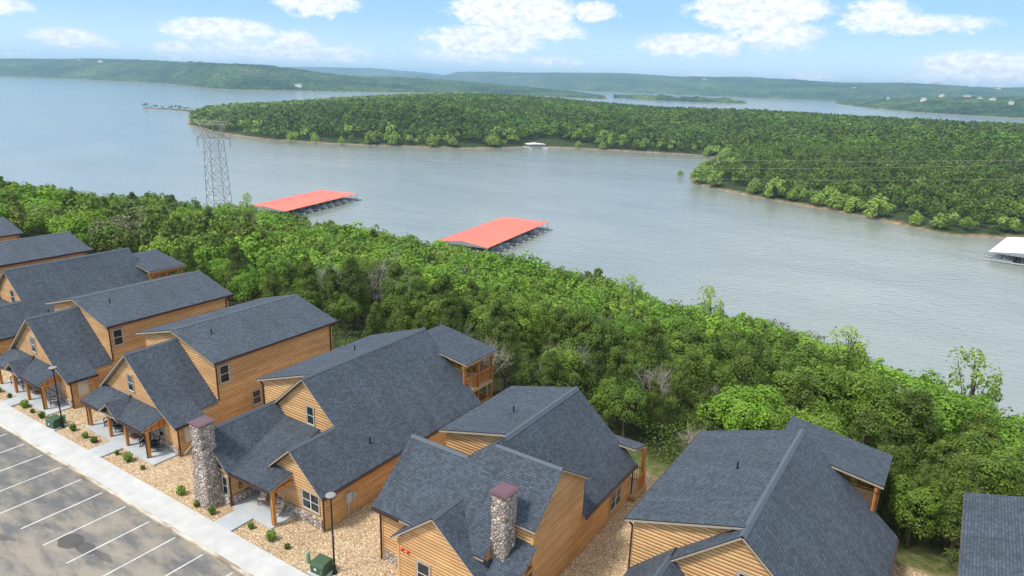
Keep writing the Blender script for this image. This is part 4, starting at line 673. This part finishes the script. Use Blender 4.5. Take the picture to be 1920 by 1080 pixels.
def forest_kind(x, y):
    lush = vnoise(np.array(x), np.array(y), 20, 21)*1.1+ (0.22 if (y > 115 and x < -110) else 0)+(.12 if y > 120 else 0); r = random.random()
    if r < .08: return 'gry'
    if lush > .10: return 'bri' if r < .62 else ('dec' if r < .9 else 'ced')
    if lush > -.08: return 'dec' if r < .42 else ('ced' if r < .92 else 'bri')
    return 'ced' if r < .78 else 'dec'
def in_view(x, y, z, mx=90, my=90):
    d = np.array([x, y, z-27.0]); dz = d @ fw
    if dz < 1: return False
    px, py = 960+F*(d @ rt)/dz, 540-F*(d @ up)/dz
    return -mx < px < 1920+mx and -my < py < 1080+my
pts = []; gs = 3.55
for iy in range(0, 36):
    for ix in range(-130, 26):
        y = 44.5+iy*gs*.93; x = ix*gs+(iy % 2)*gs/2; x += random.uniform(-1.5, 1.5); y += random.uniform(-1.5, 1.5)
        if y > 160+5*math.sin(x*.03)-max(0, x+32)*.85-max(0, -290-x)*.3: continue
        if y < 50.5 and -60 < x < -52: continue
        if y < 46.3 and x < -2: continue
        if y < 47.5 and x < -40: continue
        if y < 48 and -18 < x < -13.5: continue
        if not in_view(x, y, float(gz(x, y))+5): continue
        pts.append((x, y))
pts.sort(key=lambda p: p[0]**2+p[1]**2)
SPECIAL = [(-28.6, 82, 'bri', 1.3, 'bright emerald round-crowned tree, the tallest crown left of the saplings near the water'), (-11.2, 49.8, 'bri', .92, 'bright green round tree touching the back of the lower right lodge'),
           (-15.6, 79, 'dec', 1.2, 'deep green round tree right of the emerald tree'), (1.5, 64, 'bri', 1.2, 'broad sunlit yellow-green tree above the rear deck of the lower right lodge'), (5.5, 67, 'bri', 1.1, 'sunlit yellow-green tree nearest the right edge of the photo')]
ZX = [(-999, -96, 'the farthest cabins'), (-96, -81, 'the second farthest cabin'), (-81, -66, 'the far lodge'), (-66, -54, 'the second cabin'), (-54, -43, 'the four-post cabin'), (-43, -27, 'the tapered-chimney lodge'), (-27, -13, 'the cross-gabled lodge'), (-13, 1, 'the lower right lodge'), (1, 99, 'the cut-off right cabin')]
ZY = [(0, 52, 'first row behind'), (52, 62, 'second row behind'), (62, 78, 'deeper in the wood behind'), (78, 999, 'far down the slope behind')]
KN = {'ced': 'dark olive cedar', 'dec': 'green leafy tree', 'bri': 'vivid light green leafy tree', 'gry': 'grey sparse-leaved tree'}
def zone(k, x, y):
    a = next(c for p, q, c in ZX if p <= x < q); b_ = next(c for p, q, c in ZY if p <= y < q); return f'{KN[k]}, {b_} {a}'
n_ind = 0; rest = []
for x, y in pts:
    if any((x-a)**2+(y-b)**2 < 11 for a, b, *_ in SPECIAL): continue
    k = forest_kind(x, y); s = random.uniform(.52, 1.05)*(1. if k != 'ced' else 1.02)
    if y < 55: s *= .86
    if y > 105: s *= 1+.38*min(1, max(0, (-50-x)/40))*min(1, max(0, (x+285)/50))*min(1, (y-105)/25)
    if n_ind < 300: put_tree(k, x, y, s, label=zone(k, x, y), group=zone(k, x, y)); n_ind += 1
    else: rest.append((k, x, y, s))
for x, y, k, s, lb in SPECIAL: put_tree(k, x, y, s, label=lb, group='x'); 
for o in bpy.data.objects:
    if o.get('group') == 'x': del o['group']
def merged(name, items, zf, n, size, label, cat, group_mat, lod=1.):
    # one object for the trees past counting
    by = {}
    for it in items: by.setdefault(it[0], []).append(it)
    V = []; T = []; MI = []; mats = []
    for mi, (k, L_) in enumerate(by.items()):
        mats.append(MT[k])
        vs = []
        for var in range(5):
            r_ = np.random.default_rng(100+var+mi*10); c, nrm, bc, br = crown_points('dec' if k == 'pal' else k, r_, n if k != 'gry' else n//2); m_ = len(c)
            nr = nrm+r_.normal(size=(m_, 3))*.45; nr /= np.linalg.norm(nr, axis=1)[:, None]; a = np.cross(nr, r_.normal(size=(m_, 3))); a /= np.linalg.norm(a, axis=1)[:, None]; b = np.cross(nr, a); s = size*r_.uniform(.6, 1.35, m_)[:, None]
            vs.append((np.stack([c-a*s, c-b*s*.8, c+a*s, c+b*s*.8], 1), .12+.2*r_.random(m_)))
        for kk, x, y, s in L_:
            q, tn = vs[random.randrange(5)]; a = random.uniform(0, 6.28); c_, s_ = math.cos(a)*s, math.sin(a)*s; w = np.empty_like(q); w[..., 0] = q[..., 0]*c_-q[..., 1]*s_+x; w[..., 1] = q[..., 0]*s_+q[..., 1]*c_+y; w[..., 2] = q[..., 2]*s*random.uniform(.85, 1.1)+float(zf(np.array(x), np.array(y)))
            V.append(w.reshape(-1, 3)); T.append(tn+random.uniform(-.17, .2)+(0 if name == 'woodland' and zf is gz else -.03)); MI.append(np.full(len(tn), mi, np.int32))
    V = np.concatenate(V); q = np.arange(len(V)).reshape(-1, 4); o = np_mesh(name, V, q, mats[0], False, np.concatenate(T))
    for mm in mats[1:]: o.data.materials.append(mm)
    o.data.polygons.foreach_set('material_index', np.concatenate(MI)); tag(o, label, cat, kind='stuff'); return o
print('trees', len(pts), 'rest', len(rest))
merged('woodland', rest, gz, 1000, .235, 'dense green wood running down to the near lake shore', 'wood', None)
# saplings standing clear of the canopy against the water
def at_px(px, py, D):
    d = fw+rt*(px-960)/F-up*(py-540)/F; d = d/math.hypot(d[0], d[1]); return d*D+np.array([0, 0, 27.])
for px, py, D, hgt, lb in ((1332, 560, 112, 9.5, 'pale yellow-green sapling rising above the canopy right of the emerald tree'), (1597, 640, 95, 7.5, 'pale narrow sapling against the water between two dark cedars'), (1832, 690, 84, 8.5, 'spindly pale sapling against the water near the right edge'), (462, 375, 205, 10.5, 'pale loose tree beside the pylon, against the water'), (1187, 536, 120, 6, 'small pale treetop on the canopy edge near the centre')):
    p = at_px(px, py, D); zt = p[2]; g = float(gz(p[0], p[1])); H_ = max(zt-g+2.4, 7.); o = put_tree('pal', p[0], p[1], H_/8.8*.8, H_/8.8, label=lb, group='x'); del o['group']
bare = [(915, 640, 56, .85, 'pale bare-branched tree just behind the rear deck of the wide lodge'), (855, 610, 66, .8, 'pale bare-branched tree a little farther behind the wide lodge'), (1040, 670, 58, 1.05, 'large silvery bare tree in the wood behind the cross-gabled lodge'), (1300, 900, 46.5, .5, 'thin bare tree beside the rear deck of the lower right lodge')]
for px, py, D, s, lb in bare: p = at_px(px, py, D); o = put_tree('gry', p[0], p[1], s, max(.5, (p[2]-float(gz(p[0], p[1])))/8.0), label=lb, group='x'); del o['group']
for x, y, s in ((.6, 45.3, .62), (2.6, 46.4, .75), (-1.2, 46.6, .7), (1.6, 48.3, .85), (-12.8, 46.0, .5)): put_tree('ced', x, y, s, label=zone('ced', x, y), group=zone('ced', x, y))
# undergrowth on the lawn strip
r_ = np.random.default_rng(5); n = 42000; X = r_.uniform(-110, 16, n); Y = 44.9+np.abs(r_.normal(size=n))*5; keep = vnoise(X, Y, 5, 9) > -.12; X, Y = X[keep], Y[keep]; c = np.stack([X, Y, gz(X, Y)+r_.uniform(.02, 1.9, len(X))*np.clip((Y-44.6)/4, .08, 1)*(.6+1.2*(vnoise(X, Y, 2.5, 4)+.4))], 1)
o = leafcloud('undergrowth', c, np.tile([0, 0, 1.], (len(X), 1)), .095, MT['dec'], r_, None, .16, jitter=.8); tag(o, 'low weeds and grass along the edge of the wood behind the cabins', 'undergrowth', kind='stuff')
# peninsula wood
items = []; 
def pk(x, y, d):
    l = float(vnoise(np.array(x), np.array(y), 90, 31)); r = random.random()
    if x < -770 and r < .35: return 'pal'
    if d < 13 and r < .5: return 'pal'
    if d < 30 and r < .12: return 'pal'
    if l > .15: return 'bri' if r < .35 else 'dec'
    if l > -.1: return 'dec' if r < .8 else 'ced'
    return 'ced' if r < .45 else 'dec'
near, far = [], []
def scatter(x0, x1, y0, y1, g, lst, smin, smax, cond):
    nx = int((x1-x0)/g); ny = int((y1-y0)/g); X, Y = np.meshgrid(x0+np.arange(nx)*g, y0+np.arange(ny)*g); X = X+rng.uniform(-.42, .42, X.shape)*g; Y = Y+rng.uniform(-.42, .42, Y.shape)*g; X = X.ravel(); Y = Y.ravel(); d = pdist(X, Y, PEN); ok = inpoly(X, Y, PEN) & (d > 1.5) & cond(X, Y); ok &= ~((d < 11) & (vnoise(X, Y, 30, 12) < -.12))
    clear = ((X+348)**2+(Y-588)**2 < 24**2); ok &= ~clear
    for x, y, dd in zip(X[ok], Y[ok], d[ok]):
        if in_view(x, y, -20, 60, 60): lst.append((pk(x, y, dd), x, y, random.uniform(smin, smax)*(.8 if dd < 14 else 1)))
DD = lambda X, Y: np.hypot(X, Y)
scatter(-1160, 430, 340, 1300, 5.0, near, .62, 1.22, lambda X, Y: DD(X, Y) < 640); scatter(-1160, 460, 340, 1300, 6.3, far, .85, 1.45, lambda X, Y: DD(X, Y) >= 640)
print('peninsula', len(near), len(far))
merged('woodland', near, penz, 210, .48, 'green wood covering the near half of the peninsula across the water', 'wood', None); merged('woodland', far, penz, 90, .80, 'green wood covering the far ridge of the peninsula', 'wood', None)
items = []
for i in range(22): t = (i+random.random())/22; x = -995-168*t; y = 648+8*math.sin(t*3.1)-4*t+random.uniform(-3, 3); items.append(('dec' if random.random() < .7 else 'ced', x, y, random.uniform(.45, .95)*(1 if t < .9 else 1.4)))
merged('shrubbery', items, lambda x, y: LAKE+.8, 160, .45, 'low scrub growing along the thin spit at the tip of the peninsula', 'scrub', None)
# individual pale shoreline trees, one mesh shared
shore_px = [(1312, 325, 445, 13), (1340, 335, 420, 11), (1455, 350, 398, 12), (1485, 375, 392, 7), (1535, 380, 388, 8.5), (1570, 365, 386, 10), (1600, 378, 384, 8), (1650, 370, 380, 12), (1720, 400, 372, 7), (1765, 395, 368, 7), (1900, 418, 378, 7), (1275, 328, 462, 5), (810, 255, 640, 12), (850, 258, 645, 10), (925, 256, 655, 13), (590, 243, 640, 9), (640, 252, 625, 8), (695, 250, 640, 12), (740, 250, 640, 13), (545, 240, 650, 10), (1085, 262, 640, 8), (1130, 265, 650, 8), (1330, 270, 640, 10), (1365, 262, 640, 10), (1418, 325, 430, 9)]
sp = make_tree('pal', 77, 1500, .30, True); first = True
BK = [(0, 620, 'left tip of the far bank'), (620, 780, 'bank behind the left red dock'), (780, 960, 'bank left of the tiny white-roofed dock'), (960, 1200, 'bank right of the tiny white-roofed dock'), (1200, 1300, 'water edge off the headland point'), (1300, 1425, 'point of the right headland'), (1425, 1560, 'left part of the right headland bank'), (1560, 1700, 'middle of the right headland bank'), (1700, 1800, 'right part of the headland bank'), (1800, 2000, 'bank behind the white-roofed dock')]
for px, py, D, hgt in shore_px:
    for st in range(12):
        p = at_px(px, py, D+st*3); z = float(penz(np.array(p[0]), np.array(p[1])))
        if z > LAKE+.2: break
    o = sp if first else copy_tree(sp); first = False; o.location = (p[0], p[1], max(z, LAKE)); s = hgt/8.6; o.scale = (s*1.3, s*1.3, s); o.rotation_euler.z = px; o.name = 'shore_tree'; w_ = next(c for p, q, c in BK if p <= px < q); tag(o, f'{"tall" if hgt > 9.9 else "low"} pale yellow-green tree at the {w_}', 'tree', f'{"tall" if hgt > 9.9 else "low"} pale trees at the {w_}')

# ---------------------------------------------------------------- docks, pylon, wires, far houses
def make_boat(L_=6.5, mat='hull'):
    o = empty('boat'); S = 9; rings = []
    for i in range(S):
        t = i/(S-1); x = (t-.5)*L_; w = 1.15*(1-max(0, (t-.55)/.45)**2.2)*(.93+.07*min(1, t*4))+.02; keel = -.25+.45*max(0, (t-.6)/.4)**2; dk = .75+.15*t
        rings.append([(x, -w, dk), (x, -w*.85, .15+keel*.2), (x, 0, keel), (x, w*.85, .15+keel*.2), (x, w, dk)])
    m = MB()
    for a, b in zip(rings[:-1], rings[1:]):
        for j in range(4): m.poly([a[j], b[j], b[j+1], a[j+1]])
    m.poly(rings[0][::-1])
    for a, b in zip(rings[:-1], rings[1:]):
        za = .5 if a[0][0] < L_*.18 else a[0][2]-.05; m.poly([(a[0][0], a[0][1], a[0][2]), (a[4][0], a[4][1], a[4][2]), (b[4][0], b[4][1], b[4][2]), (b[0][0], b[0][1], b[0][2])])
    m.build('hull', MT[mat], o); m = MB(); m.hexa([(.3, -.8, .85), (.9, -.8, .85), (.9, .8, .85), (.3, .8, .85), (.3, -.7, 1.35), (.5, -.7, 1.35), (.5, .7, 1.35), (.3, .7, 1.35)]); m.build('windshield', MT['pane'], o)
    m = MB(); m.box(-1.9, -.75, .8, -1.3, .75, 1.15); m.box(-.5, -.75, .8, .0, -.2, 1.3); m.box(-.5, .2, .8, .0, .75, 1.3); m.build('seat', MT['cream'], o); m = MB(); m.box(-L_/2-.45, -.22, .1, -L_/2, .22, 1.2); m.build('outboard_motor', MT['black'], o); return o
BOAT = make_boat(); boat_used = [False]
def put_boat(x, y, rz, label, group): 
    o = BOAT if not boat_used[0] else copy_tree(BOAT); boat_used[0] = True; o.location = (x, y, LAKE+.15); o.rotation_euler.z = rz; tag(o, label, 'boat', group)
def slip_dock(cx_, cy_, rz, Lh, Wh, label, roofmat, eave=3.3, rise=1.35, n=10, hip=6.):
    o = empty('boat_dock', (cx_, cy_, LAKE), rz, label, 'boat dock', 'covered boat docks on the lake'); m = MB(); zE, zR = eave, eave+rise
    c = [(-Wh, -Lh, zE), (Wh, -Lh, zE), (Wh, Lh, zE), (-Wh, Lh, zE)]; a, b = (0, -Lh, zR), (0, Lh-hip, zR)
    def sl(P):
        t = .12; m.poly(P, 0); m.poly([(x, y, z-t) for x, y, z in P[::-1]], 1)
        for i in range(len(P)): p, q = P[i], P[(i+1) % len(P)]; m.poly([p, (p[0], p[1], p[2]-t), (q[0], q[1], q[2]-t), q], 0)
    sl([a, c[1], c[2], b][::1]); sl([b, c[3], c[0], a]); sl([b, c[2], c[3]]); m.poly([(-Wh, -Lh, zE), (Wh, -Lh, zE), (0, -Lh, zR-.02)], 1)
    nr_ = int(2*Lh/1.8)
    for i in range(1, nr_):
        y = -Lh+2*Lh*i/nr_; xr_ = Wh*min(1, (Lh-y)/hip) if y > Lh-hip else 0
        for sx in (-1, 1):
            xa = xr_; za = zR-(zR-zE)*xa/Wh
            if xa < Wh-.5: m.bar((sx*xa, y, za+.03), (sx*Wh, y, zE+.03), .07, .06, 0)
    m.build('roof', [MT[roofmat], MT['steel']], o)
    d = MB(); d.box(-1.1, -Lh+.3, .25, 1.1, Lh-.3, .6); st = 2*Lh/n
    for i in range(n+1):
        y = -Lh+.5+i*(2*Lh-1)/n; d.box(-Wh-1.8, y-.35, .25, -1.1, y+.35, .6); d.box(1.1, y-.35, .25, Wh+1.8, y+.35, .6)
    d.box(-Wh-1.8, Lh-.8, .25, Wh+1.8, Lh+.9, .61); d.build('walkway', MT['dock'], o)
    f = MB()
    for i in range(n+1):
        y = -Lh+.5+i*(2*Lh-1)/n
        for sx in (-1, 1):
            for x in (1.2, Wh*.55, Wh-.2): f.tube((sx*x, y, .6), (sx*x, y, zE+rise*(1-x/Wh)-.1), .09, n=6)
            f.bar((sx*(Wh+1.6), y, .6), (sx*(Wh+1.6), y, 1.3), .25, .25); f.bar((sx*Wh, y, zE-.15), (sx*1.2, y, zE-.15), .09, .16); f.bar((sx*(Wh+1.5), y-.0, 1.25), (sx*Wh*.55, y, 1.25), .08, .08)
    f.bar((-Wh, -Lh, zE-.15), (Wh, -Lh, zE-.15), .12, .2); f.bar((-Wh, Lh, zE-.15), (Wh, Lh, zE-.15), .12, .2); f.build('post_frame', MT['steel'], o); return o
def place_boats(cx_, cy_, rz, Lh, Wh, n, idx, who):
    for i, sx in idx:
        y = -Lh+.5+(i+.5)*(2*Lh-1)/n; lx, ly = sx*(Wh*.62), y; x = cx_+math.cos(rz)*lx-math.sin(rz)*ly; yy = cy_+math.sin(rz)*lx+math.cos(rz)*ly
        put_boat(x, yy, rz+(0 if sx > 0 else math.pi), f'white motorboat in the {["first", "second", "third", "fourth", "fifth", "sixth", "seventh", "eighth", "ninth", "tenth"][i]} slip, {"right" if sx > 0 else "left"} side, under {who}', f'motorboats under {who}')
slip_dock(-153.1, 220.6, .145, 28., 10.6, 'red-roofed boat dock nearer the middle of the lake, the right one of the two', 'redroof')
slip_dock(-262.6, 218., .23, 28.5, 11.2, 'red-roofed boat dock partly hidden by treetops, the left one of the two', 'redroof')
slip_dock(24.3, 331., -.16, 20., 12., 'white-roofed boat dock cut off by the right edge of the photo', 'whiteroof', 3.4, 1.5, 7, 0.5)
place_boats(-153.1, 220.6, .145, 28., 10.6, 10, [(0, 1), (2, 1), (3, 1), (5, 1), (6, 1), (8, 1), (0, -1), (1, -1)], 'the right red dock'); place_boats(-262.6, 218., .23, 28.5, 11.2, 10, [(3, 1), (5, 1), (6, 1), (7, 1), (8, 1)], 'the left red dock'); place_boats(24.3, 331., -.16, 20., 12., 7, [(0, -1), (1, -1), (0, 1)], 'the white dock')
o = empty('boat_dock', (-354, 572, LAKE), .9, 'tiny white-roofed dock moored against the far peninsula bank', 'boat dock', 'covered boat docks on the lake')
m = MB(); m.box(-11, -6, .2, 11, 6, .6); m.build('walkway', MT['dock'], o); m = MB(); m.prism([(-9, 3.2), (9, 3.2), (9, 3.5), (0, 4.3), (-9, 3.5)], -5, 5); m.build('roof', MT['whiteroof'], o)
m = MB()
for x in (-8, -3, 3, 8):
    for y in (-4.5, 4.5): m.tube((x, y, .6), (x, y, 3.3), .14, n=6)
m.build('post_frame', MT['steel'], o); put_boat(-351, 559, -.7, 'small white motorboat beside the tiny white-roofed dock', None); put_boat(-339, 566, -.3, 'small white motorboat at the right end of the tiny white-roofed dock', None)
# lattice pylon
def pylon(x, y, zb, rz):
    o = empty('electricity_pylon', (x, y, zb), rz, 'tall steel lattice power pylon standing at the lake shore on the left', 'pylon')
    H1 = 31.2; lv = [0, 6.5, 12, 17, 22, 26.8, H1]; hw = lambda z: 3.75-1.1*z/H1; m = MB()
    for sx, sy in ((-1, -1), (1, -1), (1, 1), (-1, 1)):
        for a, b in zip(lv[:-1], lv[1:]): m.bar((sx*hw(a), sy*hw(a), a), (sx*hw(b), sy*hw(b), b), .19, .19)
    m.build('leg', MT['steel'], o); m = MB()
    for a, b in zip(lv[:-1], lv[1:]):
        A = [(-hw(a), -hw(a)), (hw(a), -hw(a)), (hw(a), hw(a)), (-hw(a), hw(a))]; B = [(-hw(b), -hw(b)), (hw(b), -hw(b)), (hw(b), hw(b)), (-hw(b), hw(b))]; md = (a+b)/2
        for i in range(4):
            j = (i+1) % 4; m.bar((*A[i], a), (*B[j], b), .09, .09); m.bar((*A[j], a), (*B[i], b), .09, .09); m.bar((*B[i], b), (*B[j], b), .11, .11)
            mx_ = lambda P, Q: ((P[0]+Q[0])/2, (P[1]+Q[1])/2); c0 = mx_(A[i], B[i]); m.bar((*c0, md), (*mx_(A[i], B[j]), md), .09, .09); c1 = mx_(A[j], B[j]); m.bar((*c1, md), (*mx_(A[i], B[j]), md), .09, .09); m.bar((*c0, md), (*mx_(A[i], A[j]), a), .08, .08); m.bar((*c1, md), (*mx_(A[i], A[j]), a), .08, .08)
    m.build('bracing', MT['steel'], o); m = MB(); w = 6.2; 
    for sy in (-1.2, 1.2):
        m.bar((-w, sy*.25, H1), (w, sy*.25, H1), .18, .18); m.bar((-w, 0, H1), (-hw(H1), sy*2, H1+1.8), .13, .13); m.bar((w, 0, H1), (hw(H1), sy*2, H1+1.8), .13, .13)
        for s in (-1, 1):
            m.bar((s*hw(H1), sy*2, H1), (s*4.6, sy*.8, H1+4.6), .17, .17); m.bar((s*hw(H1)*.2, sy*2, H1), (s*4.6, sy*.8, H1+4.6), .12, .12); m.bar((s*4.6, sy*.8, H1+4.6), (s*6.6, 0, H1+6.2), .13, .13); m.bar((s*3.6, sy, H1+2.4), (s*2.0, sy, H1+4.6), .1, .1)
            m.bar((s*hw(H1), sy*2, H1), (s*2.0, sy, H1+2.2), .1, .1)
        m.bar((-4.6, sy*.8, H1+4.6), (4.6, sy*.8, H1+4.6), .16, .16)
        for k in range(-4, 5): m.bar((k*1.05, sy*.8, H1+4.6), (k*1.05+.5, sy*.7, H1+5.6), .07, .07); m.bar((k*1.4, 0, H1), (k*1.4+.6, sy*.2, H1+.7*(1 if abs(k) < 4 else .3)), .06, .06)
        m.bar((-5, sy*.7, H1+5.6), (5, sy*.7, H1+5.6), .12, .12)
    m.build('crossarm', MT['rust'], o)
    for x_ in (-6.1, 0, 6.1): m = MB(); m.tube((x_, 0, H1-.1 if x_ else H1+4.5), (x_, 0, H1-2.9 if x_ else H1+1.5), .14, .14, 6); m.build('insulator', MT['rust'], o)
pylon(-217, 143.3, -25.5, .6); bpy.data.objects['electricity_pylon'].scale = (.9, .9, 1)
def wire(a, b, sag, label, r=.026):
    a, b = Vector(a), Vector(b); n = 48; P = [a.lerp(b, i/n)-Vector((0, 0, 4*sag*(i/n)*(1-i/n))) for i in range(n+1)]; m = MB(a)
    for p, q in zip(P[:-1], P[1:]): m.tube(p, q, r, n=4, cap=False)
    o = m.build('power_line', MT['rust']); o.location = a; tag(o, label, 'power line', 'power lines across the cove')
wire((-221.6, 140.1, 2.8), (160, 300, 24), 11, 'power line spanning from the pylon over the lake to the right, lowest of three'); wire((-217, 143.3, 7.2), (158, 306, 26), 9, 'power line spanning from the pylon over the lake to the right, middle of three'); wire((-212.4, 146.5, 2.8), (156, 312, 27), 9.5, 'power line spanning from the pylon over the lake to the right, farthest of three')
wire((-221.6, 140.1, 2.8), (-1500, -200, 30), 20, 'power line running left from the pylon') if False else None
# pale houses among the trees on the far hills
def far_house(px, py, D, w, lb):
    p = (px, py, D); o = empty('hillside_house', tuple(p), random.uniform(-.4, .4), lb, 'house', 'pale houses on the far hills'); m = MB(); m.box(-w/2, -5, -6, w/2, 5, 7); m.build('wall', MT['cream'], o); m = MB(); m.prism([(-w/2-.6, 7.01), (w/2+.6, 7.01), (w/2+.6, 7.3), (0, 11), (-w/2-.6, 7.3)], -5.6, 5.6); m.build('roof', MT['steel'], o)
k = 'far'
def ridgeD(px, key, t):
    az = _ae(px, 150)[0]; a, D0, D1, zt = HD[key]; return float(np.interp(az, a, D0)+(np.interp(az, a, D1)-np.interp(az, a, D0))*t)
HS = [(1665, 190, 'right', .6, 10), (1730, 196, 'right', .45, 17), (1765, 187, 'right', .8, 15), (1812, 188, 'right', .75, 22), (1836, 191, 'right', .55, 14), (1860, 194, 'right', .5, 18), (1895, 198, 'right', .35, 13), (1600, 176, 'far', .35, 26), (1755, 160, 'far', .9, 40), (1700, 158, 'far', .92, 30), (1320, 160, 'far', .55, 30), (1870, 172, 'far', .6, 34), (150, 125, 'near', .6, 40), (190, 127, 'near', .55, 36), (560, 163, 'near', .04, 30)]
for px, py, kk, t, w in HS: 
    D0_ = ridgeD(px, kk, 0.); D1_ = ridgeD(px, kk, 1.); az = R(_ae(px, py)[0]); zt = float(np.interp(math.degrees(az), HD[kk][0], HD[kk][3])); D = D0_+(D1_-D0_)*t
    zs = LAKE+(zt-LAKE)*math.sin(t*math.pi/2)**.8+8; hx, hy = math.sin(az)*D, math.cos(az)*D
    o = far_house(hx, hy, zs, w, f'pale house on the far hills near the {["left", "middle", "right"][min(2, px//640)]} of the skyline')
# haze
m = MB(); m.box(-15500, -15500, -45, 15500, 15500, 205); hz = m.build('haze', []); hm = bpy.data.materials.new('haze'); hm.use_nodes = True; nt = hm.node_tree; nt.nodes.clear(); ou = nt.nodes.new('ShaderNodeOutputMaterial'); vo = nt.nodes.new('ShaderNodeVolumePrincipled'); vo.inputs['Color'].default_value = (.52, .79, 1., 1); vo.inputs['Density'].default_value = HAZE = 1.1e-4; vo.inputs['Anisotropy'].default_value = .2; nt.links.new(vo.outputs[0], ou.inputs['Volume']); hz.data.materials.append(hm); tag(hz, kind='stuff')
